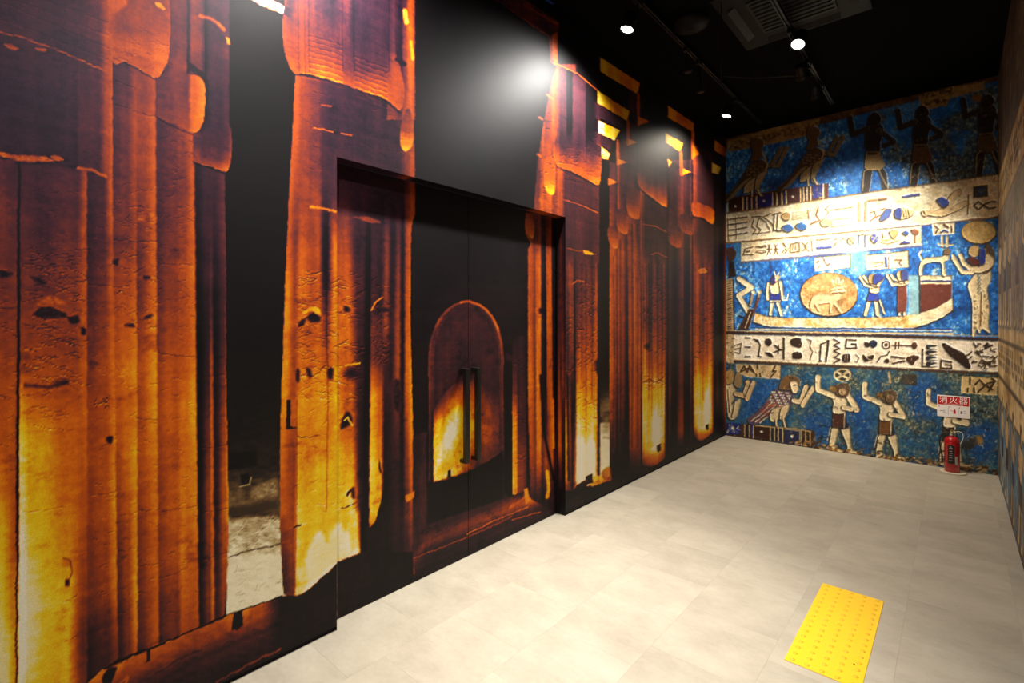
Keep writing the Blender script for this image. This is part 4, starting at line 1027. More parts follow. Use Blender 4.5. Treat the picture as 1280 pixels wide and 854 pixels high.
    for x, a, b in [(35, 705, 820), (170, 690, 800), (207, 685, 795), (248, 680, 790), (292, 675, 785), (434, 650, 765), (472, 642, 758), (516, 635, 750), (556, 628, 745), (682, 608, 728), (711, 602, 722), (742, 598, 715), (772, 590, 710), (886, 570, 700)]:
        c.line(t([(x, a), (x + 2, b)]), 1.8, '#cbb88c', .9)
    for x, y in [(105, 765), (357, 718), (615, 678)]: c.rgb(spline(t([(x - 12, y), (x, y - 12), (x + 12, y), (x, y + 12)])), '#d8cca8', 1)
    specks(c, 1012, 1028, 234, 248, 24, 147, ['#8a8460', '#b8a878', '#3a3a70'])
    c.line(t([(30, 845), (930, 705), (1210, 660)]), 2.2, '#6e4626', 1.2)
    # the two winged figures
    def wing(dx, dy, k=1.0):
        u = lambda P: t([(x + dx, y + dy) for x, y in P])
        c.shape(u([(480, 610), (600, 500), (680, 380), (740, 290), (820, 250), (880, 280), (885, 340), (820, 410), (740, 450), (640, 510), (560, 600), (500, 640)]), '#4a3a2a')
        for a in range(7):
            for b in range(4):
                x = 730 + a * 22 - b * 14; y = 300 + b * 26 + a * 2
                c.line(u([(x - 6, y), (x, y + 8), (x + 7, y)]), .9, '#9a8560' if (a + b) % 3 else '#5a2c20', .8, .8)
        for b in range(5): c.line(u([(520 + b * 18, 620 - b * 10), (600 + b * 18, 530 - b * 12), (690 + b * 14, 430 - b * 6)]), .9, '#a08c68', .9, .8)
        c.shape(u([(680, 540), (700, 470), (800, 400), (790, 470), (750, 530), (700, 545)]), '#a8946a')
        c.shape(u([(800, 400), (880, 350), (850, 420), (810, 510), (820, 560), (850, 575), (800, 560), (780, 520)]), '#9a865e')
        limb(c, u([(750, 530), (752, 580)]), 1.6, '#b8a478'); limb(c, u([(800, 520), (830, 570)]), 1.8, '#b8a478')
        c.shape(u([(740, 260), (760, 190), (745, 120), (760, 60), (810, 60), (850, 90), (850, 130), (830, 160), (840, 220), (790, 250)]), '#5c4426')
        limb(c, u([(895, 300), (980, 310), (1060, 150)]), 4.2, '#7c6848'); limb(c, u([(930, 290), (1010, 150)]), 3.6, '#70603f')
        c.line(u([(845, 180), (870, 240), (890, 300), (870, 350)]), 2, '#a08c64', 1)
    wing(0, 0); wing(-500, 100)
    # dark standing men
    t2 = T(1075, 90, 5.691)
    def dark_man(ox, oy, kilt, k=1.0, arms=True):
        u = lambda P: t2([(ox + x * k, oy + y * k) for x, y in P])
        c.shape(u([(0, 300), (10, 160), (50, 130), (130, 130), (170, 180), (185, 290), (200, 290), (160, 300), (130, 190), (100, 140), (70, 150), (50, 290), (40, 310)]), '#2a211c')
        c.shape(u([(15, 130), (25, 20), (120, 15), (160, 120), (120, 150), (30, 150)]), kilt, smooth=False)
        c.shape(u([(35, 15), (20, -90), (40, -180), (100, -200), (150, -150), (130, -60), (115, 15)]), '#211a17')
        c.shape(u([(40, -180), (50, -240), (90, -270), (130, -230), (120, -190), (80, -170)]), '#1c1613')
        limb(c, u([(30, -150), (-70, -110), (-90, -230)]), 6 * k, '#2a2220'); limb(c, u([(120, -140), (230, -60), (160, -30)]), 5 * k, '#2a2220')
        c.line(u([(0, 300), (10, 160), (40, 140)]), 1.2, '#a8946a', .9, .9); c.line(u([(120, 150), (150, 220), (190, 290)]), 1.2, '#b09a70', .9, .9)
        c.line(u([(30, 20), (120, 15)]), 1.5, '#7a6444', .9)
    dark_man(20, 550, '#a08a5e', .98); dark_man(360, 500, '#5c4028', .98); dark_man(825, 420, '#54402a', .98)
    specks(c, 1200, 1245, 110, 165, 60, 148, ['#4a3418', '#2a2018', '#6a4a1c', '#3a4450'])
    specks(c, 1085, 1200, 140, 190, 90, 149, ['#5a5444', '#2a2620', '#7a6a48', '#3a4450'])

    # ---- cream band 1, blue stripe, band 2
    b1 = [(905, 267), (1075, 242), (1180, 227), (1250, 217), (1250, 270), (1152, 281), (905, 304)]
    band(c, b1, CREAM, 151)
    c.line([(905, 267), (1075, 242), (1250, 217)], 1.6, '#9a7244', 1.2, .8)
    c.line([(905, 304), (1020, 294), (1152, 282), (1250, 271)], 2.6, '#7a5a34', 1.2)
    specks(c, 1140, 1245, 215, 224, 60, 152, ['#8a6a3e', '#d8c49c', '#5a4024'])
    c.line([(975, 302), (1080, 290), (1200, 278)], 3.2, '#2f3f8c', 1.5, .8)
    b2 = [(926, 303), (1152, 282), (1152, 306), (926, 327)]
    band(c, b2, CREAM, 153)
    c.line([(926, 303), (926, 327)], 1.4, '#7a5a34'); c.line([(926, 328), (1152, 307)], 3.0, '#6a5a5c', 1.4, .9); c.line([(1000, 322), (1150, 308)], 1.4, '#33489a', 1.2, .7)
    specks(c, 980, 1150, 308, 326, 40, 154, ['#3a52a0', '#8a7a70'])
    t7 = T(905, 225, 3.71)
    G = lambda P, w=1.3, col='#4c3018': c.line(t7(P), w, col, .9, .9)
    # band 1 signs
    for y in (175, 200, 225, 250): G([(20, y + 8), (70, y), (108, y - 6)], 1.6, '#3a2818')
    G([(18, 175), (22, 285)], 1.2, '#6a4a28'); G([(55, 170), (58, 270)], 1, '#6a4a28')
    for dx in (0, 22): G([(140 + dx, 180), (130 + dx, 215), (150 + dx, 230), (135 + dx, 250)], 1.3, '#4a3a2c'); G([(165 + dx, 175), (195 + dx, 195), (215 + dx, 235)], 1.4, '#3d3530')
    G([(130, 170), (190, 168), (215, 155)], 1.4); G([(135, 248), (215, 240)], 1.2)
    for dx in (0, 16): G([(235 + dx, 155), (228 + dx, 235), (250 + dx, 235)], 1.6, '#3a2a1c')
    G([(225, 160), (265, 150)], 1.3)
    c.shape(spline(t7([(272, 165), (290, 150), (308, 160), (300, 182), (280, 182)])), '#a88a5a', lit=None)
    for k in range(5): G([(315, 150 + k * 8), (395, 142 + k * 8)], .8, '#8a6c42')
    G([(390, 140), (395, 180)], 1.3); G([(440, 125), (428, 160), (445, 185), (400, 205), (425, 190)], 1.8, '#6a3c1c')
    for x, y in ((297, 222), (360, 215)): c.shape(t7([(x - 26, y), (x, y - 18), (x + 26, y), (x, y + 18)]), '#2a5590', lit=None)
    G([(490, 115), (470, 135), (488, 150), (472, 165)], 1.4); G([(490, 140), (595, 125)], 1.4, '#6a5030')
    c.shape(spline(t7([(450, 195), (470, 178), (495, 190), (488, 210), (462, 212)])), '#c8ac78', lit=None)
    G([(500, 185), (598, 172), (598, 205), (500, 215), (500, 185)], 1.2, '#8a6c42')
    for dx in (0, 30): G([(625 + dx, 100), (622 + dx, 190), (630 + dx, 190), (632 + dx, 100)], 1.4, '#7a5a38')
    G([(668, 97), (705, 92)], 3.2, '#8a6a48'); G([(718, 90), (752, 87)], 3.2, '#5a4028'); G([(830, 78), (868, 72), (905, 68)], 3.4, '#2c3c80')
    G([(680, 150), (700, 145), (705, 165), (680, 188), (725, 160)], 1.6, '#5a3c22'); c.shape(t7([(725, 180), (750, 140), (780, 135), (765, 170), (735, 188)]), '#3c5088', lit=None)
    G([(715, 140), (745, 130), (778, 135)], 1.4)
    c.shape(t7([(795, 150), (812, 130), (850, 132), (880, 150), (855, 172), (815, 180), (797, 170)]), '#d0b684', lit=None); c.shape(t7([(795, 140), (822, 132), (820, 178), (797, 172)]), '#2a3c86', lit=None)
    for k in range(3): G([(830 + k * 12, 140), (836 + k * 12, 170)], 1.3, '#5a3c20')
    c.shape(t7([(920, 145), (950, 140), (1010, 130), (1060, 60), (1095, 40), (1105, 55), (1080, 80), (1060, 120), (1120, 95), (1135, 110), (1020, 165), (950, 160), (930, 168)]), '#cfb384', lit='#f0e4c4')
    c.shape(t7([(990, 95), (1015, 82), (1045, 105), (1020, 125)]), '#26408c', lit=None); G([(1135, 70), (1132, 155)], 1.6, '#6a4a2a'); G([(925, 145), (935, 160)], 1.6)
    c.rgb(t7([(1158, 28), (1225, 20), (1225, 75), (1158, 82)]), '#4a4034'); c.rgb(t7([(1168, 36), (1215, 30), (1215, 66), (1168, 72)]), '#33466e', 2); specks(c, 1219, 1233, 233, 245, 16, 155, ['#1e2a4a', '#8a8060'])
    G([(1160, 115), (1180, 100), (1200, 115), (1230, 130), (1260, 125)], 1.8, '#3c2a1a'); G([(1160, 118), (1180, 135), (1205, 115), (1230, 100), (1262, 100)], 1.8, '#3c2a1a')
    # band 2 signs
    D = '#54381c'
    G([(90, 345), (100, 318), (135, 308)], 1.6, D); G([(92, 348), (135, 344)], 1.4, D); G([(105, 332), (118, 330)], 2.2, D)
    c.line(t7(spline([(148, 334), (172, 328), (196, 332), (172, 338)]) + [(148, 334)]), 1.1, D); G([(150, 310), (190, 302), (195, 308), (165, 312)], 1.5, D)
    for dx in (0, 32):
        G([(205 + dx, 300), (212 + dx, 318), (202 + dx, 345)], 1.3, D); G([(215 + dx, 298), (206 + dx, 320), (218 + dx, 340)], 1.3, D); G([(200 + dx, 322), (222 + dx, 318)], 1.3, D)
    for dx in (0, 14): G([(270 + dx, 338), (288 + dx, 316)], 1.4, D)
    G([(275, 292), (285, 308)], 2, D); G([(310, 296), (350, 290), (352, 330), (308, 335), (310, 296)], 1.6, D)
    for k in range(3): G([(320 + k * 12, 300), (320 + k * 12, 325)], 1.2, D)
    G([(362, 288), (385, 310), (365, 325), (395, 322)], 1.5, D); G([(390, 288), (375, 310), (398, 332)], 1.4, D); G([(408, 280), (410, 330)], 1.4, D)
    G([(430, 278), (490, 270)], 1.6, '#6a4a28'); G([(432, 316), (494, 310)], 3.6, '#2b3a86')
    for dx in (0, 9, 18): G([(500 + dx, 312 - dx), (520 + dx * .4, 296 - dx)], 1.2, '#8a5a38')
    G([(510, 278), (525, 270)], 1.4, D); G([(553, 268), (553, 315)], 1.6, '#5a78a8'); G([(543, 278), (553, 266), (563, 276)], 1.4, '#7a5a38')
    c.shape(t7([(578, 275), (600, 262), (606, 285), (585, 295)]), '#c0a274', lit=None); G([(580, 300), (608, 312)], 1.4, '#8a6a42'); G([(575, 268), (610, 302)], 1, D)
    for dx in (0, 30): G([(625 + dx, 255), (625 + dx, 308)], 2.6, '#4a6498'); G([(625 + dx, 255), (645 + dx, 252)], 1.4, D)
    c.shape(t7([(682, 270), (700, 250), (718, 268), (700, 290)]), '#3a4c90', lit=None); G([(685, 262), (715, 275)], 1, '#c0b090'); G([(690, 285), (712, 255)], 1, '#c0b090')
    G([(735, 245), (738, 268)], 2.4, '#7a4a2c'); G([(730, 290), (760, 296), (812, 278)], 1.6, '#8a6c42'); G([(735, 280), (800, 270)], 1.1, '#a08050')
    c.shape(t7([(770, 240), (790, 232), (810, 240), (795, 262), (780, 262)]), '#b08e5e', lit=None); G([(788, 260), (790, 278)], 2, '#9a7a4c')
    c.shape(t7([(832, 245), (845, 236), (858, 245), (845, 256)]), '#2e4c90', lit=None); c.shape(t7([(820, 294), (840, 280), (864, 290)]), '#2e3c90', lit=None, smooth=False)
    c.shape(t7([(872, 235), (890, 226), (905, 238), (892, 252)]), '#8a5436', lit=None); G([(888, 248), (886, 288)], 2.6, '#8a5436')

    # ---- middle register: boat, disk, figures
    t3 = T(905, 300, 7.118); t4 = T(1075, 270, 5.691)
    c.rgb(t3([(95, 30), (150, 30), (150, 200), (110, 200)]), '#3a88c8', 4, .7)
    c.rgb(t3([(1050, 40), (1210, 30), (1210, 330), (1170, 300), (1130, 250)]), '#8fc4c4', 10, .7); c.rgb(t4([(0, 250), (60, 240), (60, 400), (0, 420)]), '#8fc4cc', 8, .6)
    # left edge: dark figure and striped strip
    c.rgb(spline(t3([(20, 80), (70, 65), (110, 110), (85, 180), (30, 180)])), '#4a2c24', 1.5); c.rgb(t3([(45, 190), (85, 190), (110, 320), (40, 340)]), '#2a1c18', 2)
    band(c, t3([(15, 360), (75, 340), (90, 850), (10, 850)]), [(-1, '#5a4a34'), (0, '#a08a64'), (.8, '#d0bc90')], 156)
    for k in range(22): c.line(t3([(38, 390 + k * 20), (66, 382 + k * 20)]), 1.1, '#2a1e18' if k % 2 else '#7a3a28', .9)
    c.line(t3([(85, 350), (95, 850)]), 1.4, '#3a2c22')
    # small boxes
    for P, s in ((t3([(810, 160), (1125, 130), (1125, 240), (815, 275)]), 157), (t4([(45, 280), (340, 250), (345, 360), (50, 378)]), 158)):
        c.line(P + P[:1], 2.0, '#7a6a50', 1.3); band(c, P, CREAM, s)
    c.line(t3([(885, 165), (920, 225), (945, 205)]), 1.6, '#6a3020'); c.line(t3([(825, 200), (845, 185)]), 1.6, D); c.line(t3([(835, 250), (860, 225)]), 1.4, '#8a6a48')
    c.line(t4([(205, 290), (205, 365)]), 1.6, '#7a5a3a'); c.line(t4([(185, 295), (188, 358)]), 3, '#4a5a90'); c.line(t4([(100, 335), (170, 325), (150, 350), (110, 358)]), 1.5, '#9a7a50'); c.line(t4([(250, 310), (300, 310), (280, 330), (300, 355)]), 1.8, '#7a5436')
    # disk
    ell = lambda cx, cy, rx, ry, n=28: [(cx + rx * math.cos(6.2832 * k / n), cy + ry * math.sin(6.2832 * k / n)) for k in range(n)]
    dk = ell(1036.5, 367.5, 35.5, 27)
    c.line([(p[0] - .8, p[1] + 1) for p in dk + dk[:1]], 2.6, '#2e2216', 1.4)
    band(c, dk, [(-1, '#7a4e28'), (-.2, '#ae814c'), (.3, '#c49c66'), (.9, '#dcc090')], 159, 1.3, .3)
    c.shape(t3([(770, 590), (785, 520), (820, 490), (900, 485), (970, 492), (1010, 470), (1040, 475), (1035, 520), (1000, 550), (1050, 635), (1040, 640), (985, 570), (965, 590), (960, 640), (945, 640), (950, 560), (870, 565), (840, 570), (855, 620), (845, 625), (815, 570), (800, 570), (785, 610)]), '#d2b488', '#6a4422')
    for P in ([(960, 440), (1000, 420), (1080, 410)], [(950, 465), (1010, 455), (1085, 450)], [(980, 400), (960, 350), (990, 370)], [(1050, 395), (1065, 350), (1040, 375)], [(1000, 380), (1005, 335), (1025, 335), (1030, 385)], [(1020, 470), (1000, 430), (1040, 420), (1070, 440)]): c.line(t3(P), 1.4, '#e4d0a4', .9)
    c.line(t3([(1010, 345), (1018, 378)]), 2, '#7a98a0'); c.line(t3([(960, 470), (1080, 465)]), 1, '#4a2e18')
    # hull
    hull = [(924, 393), (932, 397), (944, 391), (958, 395), (985, 397.5), (1079, 397), (1120, 396), (1150, 391), (1170, 385), (1191, 372), (1191, 387), (1178, 396), (1160, 404), (1140, 410), (981, 409), (958, 407), (942, 402)]
    c.line([(p[0], p[1] + 1.4) for p in hull + hull[:1]], 2.0, '#2e2014', 1.3)
    band(c, hull[2:], [(-1, '#b07e3a'), (-.2, '#d2ac68'), (.2, '#e4d2a6'), (.8, '#f0e6c8')], 160, 1.4, .2)
    # prow post, zigzag, steering oars
    limb(c, t3([(135, 345), (245, 420), (130, 495), (215, 630)]), 6.0, '#e6d6b0')
    for dx in (0, 55): limb(c, t3([(258 + dx * 1.1, 465), (235 + dx, 580)]), 2.0, '#8a7a60')
    c.shape(t3([(235, 610), (270, 620), (220, 790), (135, 790)]), '#3c2018', smooth=False); c.line(t3([(240, 640), (190, 780)]), 1, '#c8b890'); c.line(t3([(310, 520), (265, 640)]), 2.4, '#5c3020')
    c.rgb(ell(942, 365, 2.4, 2.2), '#d8c8a0'); c.rgb(ell(950, 365, 2.4, 2.2), '#c8b890')
    # lines under the boat
    c.line([(945, 411), (1190, 413)], 1.6, '#e2d2a8', 1.0); c.line([(940, 409.5), (1020, 411), (1190, 411)], 1.8, '#2b4c9c', 1.0, .8); c.line([(925, 415), (1191, 417)], 2.2, '#d8c498', 1.0)
    # man on the boat
    def small_man(u, kilt, hair):
        limb(c, u([(430, 560), (415, 660)]), 3.4, SKIN); limb(c, u([(480, 560), (512, 665)]), 3.4, SKIN)
        c.shape(u([(405, 540), (420, 470), (490, 470), (505, 540)]), kilt, smooth=False, lit=None); c.line(u([(410, 542), (500, 538)]), 1, '#e0d4b0')
        c.shape(u([(400, 380), (440, 370), (505, 375), (485, 470), (425, 470), (415, 410)]), SKIN); limb(c, u([(398, 385), (388, 460), (392, 525)]), 2.8, SKIN); limb(c, u([(505, 375), (515, 450), (522, 525)]), 2.8, SKIN)
        c.shape(u([(440, 345), (460, 315), (495, 320), (490, 345), (465, 365)]), SKIN2); c.shape(u([(420, 385), (430, 330), (450, 315), (455, 380)]), hair, lit=None); c.line(u([(455, 310), (450, 285)]), 1.4, '#d8c8a0'); c.line(u([(480, 310), (495, 285)]), 1.4, '#d8c8a0')
    small_man(t3, '#22308c', '#2a2a5c'); c.line(t3([(525, 530), (560, 530), (575, 480)]), 1.6, '#d8c8a0')
    # two adorants
    u = t4
    limb(c, u([(65, 610), (40, 700)]), 4.2, SKIN); limb(c, u([(115, 605), (128, 700)]), 4.2, SKIN); limb(c, u([(140, 600), (175, 695)]), 1.6, '#cbb890')
    c.shape(u([(50, 600), (70, 540), (130, 540), (135, 600)]), '#243a9c', smooth=False, lit=None); c.shape(u([(75, 540), (80, 490), (130, 490), (132, 540)]), SKIN)
    limb(c, u([(85, 500), (40, 490), (5, 435)]), 3.4, SKIN); limb(c, u([(120, 495), (60, 470), (30, 430)]), 3.0, SKIN); limb(c, u([(130, 490), (160, 445)]), 3.4, SKIN)
    c.shape(u([(70, 470), (65, 430), (95, 410), (105, 440), (95, 475)]), '#a88a5c'); c.shape(u([(100, 480), (105, 420), (150, 415), (170, 440), (130, 470)]), '#2b3c90', lit=None)
    c.shape(u([(270, 690), (270, 500), (330, 480), (335, 560), (325, 690)]), '#6a3428', smooth=False); limb(c, u([(285, 690), (282, 705)]), 2.2, SKIN); limb(c, u([(318, 690), (318, 705)]), 2.2, SKIN)
    c.shape(u([(265, 495), (280, 455), (330, 450), (345, 475), (325, 490)]), SKIN); limb(c, u([(275, 480), (235, 490), (195, 420)]), 3.4, SKIN); limb(c, u([(300, 470), (240, 445), (225, 420)]), 3.0, SKIN); limb(c, u([(330, 470), (350, 440)]), 3, SKIN)
    c.shape(u([(275, 450), (265, 405), (300, 390), (310, 420), (300, 455)]), SKIN2); c.shape(u([(305, 455), (300, 390), (330, 390), (360, 440), (330, 450)]), '#33427c', lit=None)
    # shrine
    c.rgb(u([(345, 420), (425, 420), (430, 700), (345, 700)]), '#8ab0b4', 3, .85)
    c.shape(u([(432, 425), (650, 425), (650, 640), (560, 680), (432, 695)]), '#5e2c22', smooth=False)
    band(c, u([(432, 425), (648, 425), (648, 482), (432, 482)]), CREAM, 162); c.rgb(u([(432, 455), (648, 455), (648, 468), (432, 468)]), '#3a4470')
    band(c, [(1150, 391), (1170, 385), (1191, 372), (1191, 387), (1178, 396), (1160, 404), (1140, 400)], CREAM, 160, 1, .2)
    # lion on the shrine
    c.shape(u([(425, 415), (425, 360), (450, 310), (500, 295), (580, 290), (610, 270), (635, 270), (625, 310), (600, 330), (610, 415), (590, 415), (575, 330), (470, 335), (445, 370), (442, 415)]), SKIN)
    c.line(u([(440, 310), (420, 270), (440, 245)]), 2.2, SKIN); c.shape(u([(600, 265), (610, 235), (640, 240), (638, 270)]), '#6a5238', lit=None)
    # sign block above the lion
    band(c, u([(512, 55), (675, 45), (675, 125), (520, 138)]), CREAM, 163); c.line(u([(530, 70), (560, 90), (540, 120)]), 1.8, '#5a3820'); c.line(u([(600, 60), (625, 80)]), 3, '#5a3820'); c.line(u([(575, 115), (600, 100), (625, 112)]), 2.4, '#33407a'); c.line(u([(650, 70), (655, 110)]), 1.8, D)
    for x in (585, 620): c.line(u([(x, 145), (x, 215)]), 3.2, '#c0ae86')
    c.line(u([(560, 200), (660, 205)]), 2, '#b8a880'); c.line(u([(565, 220), (640, 225)]), 1.2, D)
    # disk-crowned goddess
    dk = ell(*u([(847, 112)])[0], 21.5, 14)
    c.line([(p[0], p[1] + 1) for p in dk + dk[:1]], 2.4, '#3a2a18', 1.3); band(c, dk, [(-1, '#a07c40'), (0, '#c4a468'), (.8, '#d8bc84')], 164, 1.1, .25)
    c.shape(u([(800, 840), (800, 620), (770, 500), (800, 440), (860, 380), (920, 360), (930, 450), (905, 520), (920, 640), (915, 780), (925, 830), (870, 800), (850, 830), (830, 800), (815, 845)]), '#dcc69c')
    c.line(u([(868, 540), (862, 640), (860, 780)]), 1.6, '#6a4a28', 1.2, .9)
    for k in range(5): c.line(u([(850, 410 + k * 30), (838, 422 + k * 30), (850, 436 + k * 30), (862, 422 + k * 30), (850, 410 + k * 30)]), 1, '#5a6a74')
    specks(c, 1218, 1236, 360, 412, 40, 165, ['#8a6a42', '#5a4024', '#b89a6a'])
    c.shape(u([(890, 230), (910, 195), (950, 240), (960, 310), (930, 380), (880, 400), (850, 340)]), '#5c4a38', lit=None)
    c.shape(u([(905, 270), (950, 300), (945, 350), (890, 390), (820, 400), (770, 350), (800, 345), (880, 345)]), SKIN); limb(c, u([(780, 370), (740, 340), (715, 285)]), 4.5, SKIN); limb(c, u([(800, 400), (730, 400), (665, 300)]), 4.5, SKIN)
    c.rgb(spline(u([(650, 280), (665, 270), (690, 310), (680, 330)])), SKIN); c.rgb(spline(u([(700, 275), (720, 265), (745, 310), (730, 325)])), SKIN)
    c.shape(u([(775, 250), (790, 215), (840, 215), (850, 260), (815, 290), (785, 275)]), '#b89a68'); c.shape(u([(852, 350), (855, 235), (890, 235), (892, 330)]), '#25368c', lit='#e8dcb8', smooth=False)
    c.shape(u([(765, 310), (800, 290), (850, 320), (845, 345), (800, 345)]), '#5a2a24', lit=None)

    # ---- brown rules and cream band 3
    c.line([(905, 415.5), (1080, 419), (1250, 424)], 3.6, '#3a241a', 1.3); c.line([(905, 412.6), (1250, 420)], 1.4, '#b09466', 1.1, .8)
    b3 = [(905, 418), (1080, 421), (1250, 426.5), (1250, 465), (1080, 457.5), (905, 449.5)]
    band(c, b3, [(-1, '#b8a488'), (-.3, '#d6c6ac'), (.2, '#e4d7c2'), (.8, '#eee4d4')], 170, 1, .2)
    c.line([(905, 451), (1080, 459.5), (1250, 467.5)], 3.4, '#47301f', 1.4); c.line([(905, 449), (1080, 457), (1250, 465)], 1.2, '#a88c66', 1, .8)
    band(c, [(905, 418), (918, 418), (918, 455), (905, 452)], [(-1, '#8a7250'), (0, '#b49a70'), (.8, '#d0bc94')], 171)
    specks(c, 906, 918, 418, 480, 60, 172, ['#4a3420', '#e0d0a8', '#6a4c2c'])
    t8 = T(905, 405, 3.71); K = '#2c1c14'
    g = lambda P, w=1.6, col=K: c.line(t8(P), w, col, .9, .95)
    f = lambda P, col=K: c.rgb(spline(t8(P), n=3), col, .9)
    g([(50, 100), (82, 88), (75, 135), (52, 132)], 1.3, '#5a4028'); g([(50, 116), (78, 112)], 1.2, '#5a4028')
    for y in (64, 108, 152): g([(100, y), (122, y)], 2.0)
    g([(140, 72), (158, 78), (168, 100), (160, 150), (172, 152)], 2.0); f([(140, 70), (158, 72), (160, 84), (148, 82)])
    c.rgb(ell(*t8([(206, 84)])[0], 4.6, 4.9), K); f([(190, 132), (215, 132), (232, 156), (205, 150)]); g([(278, 66), (278, 160)], 2.6); g([(235, 98), (256, 120), (278, 122)], 2); g([(232, 130), (258, 122)], 2); g([(254, 100), (252, 138)], 1.6)
    f([(308, 75), (330, 64), (358, 68), (360, 108), (325, 106), (310, 95)]); f([(322, 132), (355, 130), (362, 158), (318, 160)])
    g([(388, 70), (405, 78), (400, 105), (412, 130), (400, 165)], 1.3, '#4a3020')
    g([(445, 170), (450, 95), (485, 76)], 2.0); g([(485, 76), (474, 174)], 2.6); g([(442, 172), (452, 172)], 2)
    zz = [(510 + (28 if k % 2 else 0), 72 + k * 13.5) for k in range(9)]; g(zz, 1.8)
    g([(612, 74), (568, 72), (565, 112), (614, 112), (612, 94), (592, 94)], 2.2); f([(552, 142), (584, 142), (584, 176), (552, 176)]); g([(562, 142), (562, 176)], .8, '#a89880'); g([(573, 142), (573, 176)], .8, '#a89880')
    g([(612, 142), (628, 158), (618, 176), (608, 174)], 1.2, '#5a4028')
    c.rgb(ell(*t8([(692, 92)])[0], 5.2, 5.2), '#1c2438'); f([(652, 84), (672, 88), (675, 106), (655, 106)])
    f([(645, 140), (665, 150), (695, 142), (690, 165), (650, 176)]); g([(650, 140), (670, 165), (700, 170)], 1.2, '#c8b898')
    c.line(ell(*t8([(752, 97)])[0], 4.6, 4.6) + ell(*t8([(752, 97)])[0], 4.6, 4.6)[:1], 1.6, K); c.rgb(ell(*t8([(752, 97)])[0], 2.4, 2.4), '#4a3424')
    g([(712, 175), (730, 150), (760, 142), (768, 125)], 1.6); c.rgb(ell(*t8([(756, 172)])[0], 3.2, 3), K)
    g([(780, 98), (880, 102)], 2.0, '#4a2a1c'); g([(798, 84), (796, 114)], 1.8, '#4a2a1c'); g([(812, 84), (810, 114)], 1.8, '#4a2a1c'); f([(868, 100), (885, 84), (900, 102), (882, 118)], '#4a2a1c')
    g([(778, 152), (838, 160)], 2.4, '#3c2418'); g([(782, 184), (838, 172)], 2.4, '#3c2418'); f([(845, 165), (868, 146), (908, 152), (892, 170), (872, 190)], '#3c2418')
    g([(922, 120), (920, 195), (940, 196)], 2.2); zz = [(945 + (46 if k % 2 else 0), 92 + k * 13) for k in range(9)]
    for k in range(4): f([(942, 96 + k * 27), (992, 100 + k * 27), (950, 112 + k * 27), (990, 116 + k * 27), (945, 120 + k * 27)], '#22242c')
    g([(1056, 178), (1008, 170), (1005, 204), (1055, 206), (1055, 190), (1030, 188)], 2.2)
    f([(1012, 100), (1022, 88), (1048, 104), (1090, 124), (1125, 150), (1145, 200), (1125, 208), (1090, 180), (1040, 140)]); g([(1110, 160), (1150, 128)], 2); g([(1125, 175), (1150, 150)], 1.8); g([(1015, 92), (1022, 104)], 1.6)
    R = random.Random(173)
    for _ in range(46):
        x, y = R.uniform(1160, 1262), R.uniform(95, 205)
        g([(x, y), (x + R.uniform(-14, 14), y + R.uniform(-12, 12)), (x + R.uniform(-18, 18), y + R.uniform(-10, 16))], 1.7, R.choice(['#3a2a1e', '#4c3826', '#2c2018']))
    specks(c, 910, 1246, 420, 462, 120, 174, ['#a89478', '#8a7458', '#f4ecdc'], (.3, .9))

    # ---- lower register
    t5 = T(905, 440, 6.324); t6 = T(1075, 440, 5.337)
    specks(c, 985, 1246, 462, 500, 260, 175, ['#7f8f80', '#9a9a80', '#2a4a66', '#5f7f8c', '#b8b090'])
    specks(c, 1130, 1246, 505, 590, 420, 176, ['#8a8468', '#6a7a74', '#b49a5e', '#28486a', '#3e6484', '#cbb88c', '#5a4a34'])
    specks(c, 1010, 1130, 500, 575, 220, 177, ['#5a7a88', '#2e5a7c', '#7a8a84', '#1c3a58'])
    band(c, t5([(95, 95), (450, 105), (445, 215), (190, 200), (100, 160)]), [(-1, '#8a7046'), (0, '#b89c70'), (.8, '#d4be96')], 178)
    for P in ([(130, 160), (160, 110), (185, 160), (205, 110), (240, 165)], [(265, 105), (268, 130)], [(255, 175), (258, 195)], [(285, 170), (290, 195)], [(410, 110), (385, 150), (415, 150), (370, 200)], [(150, 150), (190, 130), (230, 150)]): c.line(t5(P), 2.0, '#38281a')
    # left, cut figure
    c.shape(t5([(20, 250), (60, 235), (90, 290), (85, 350), (60, 420), (130, 370), (115, 470), (85, 530), (40, 520), (25, 420)]), '#cbb48a'); c.shape(t5([(20, 160), (70, 150), (75, 230), (20, 250)]), '#a8844c')
    c.shape(t5([(85, 250), (95, 180), (120, 160), (140, 220), (125, 280), (100, 275)]), '#8a7048'); limb(c, t5([(100, 330), (165, 350), (190, 240)]), 5.4, '#c4a478'); limb(c, t5([(185, 370), (235, 245)]), 5.0, '#c8a97e')
    c.line(t5([(30, 300), (45, 480)]), 1.4, '#4a3420'); c.line(t5([(90, 380), (60, 520)]), 1.4, '#4a3420')
    # base of panels
    band(c, t5([(15, 560), (160, 575), (380, 585), (720, 625), (720, 750), (15, 660)]), [(-1, '#2a1812'), (0, '#3e241a'), (.8, '#5a3a26')], 179)
    c.rgb(t5([(22, 560), (125, 565), (130, 655), (22, 650)]), '#1c2678', 1.5); specks(c, 909, 925, 530, 543, 26, 180, ['#c8c090', '#5060a0', '#e0d8b0'])
    c.rgb(spline(t5([(58, 600), (72, 585), (86, 600), (72, 612)])), '#e8dcb4', 1)
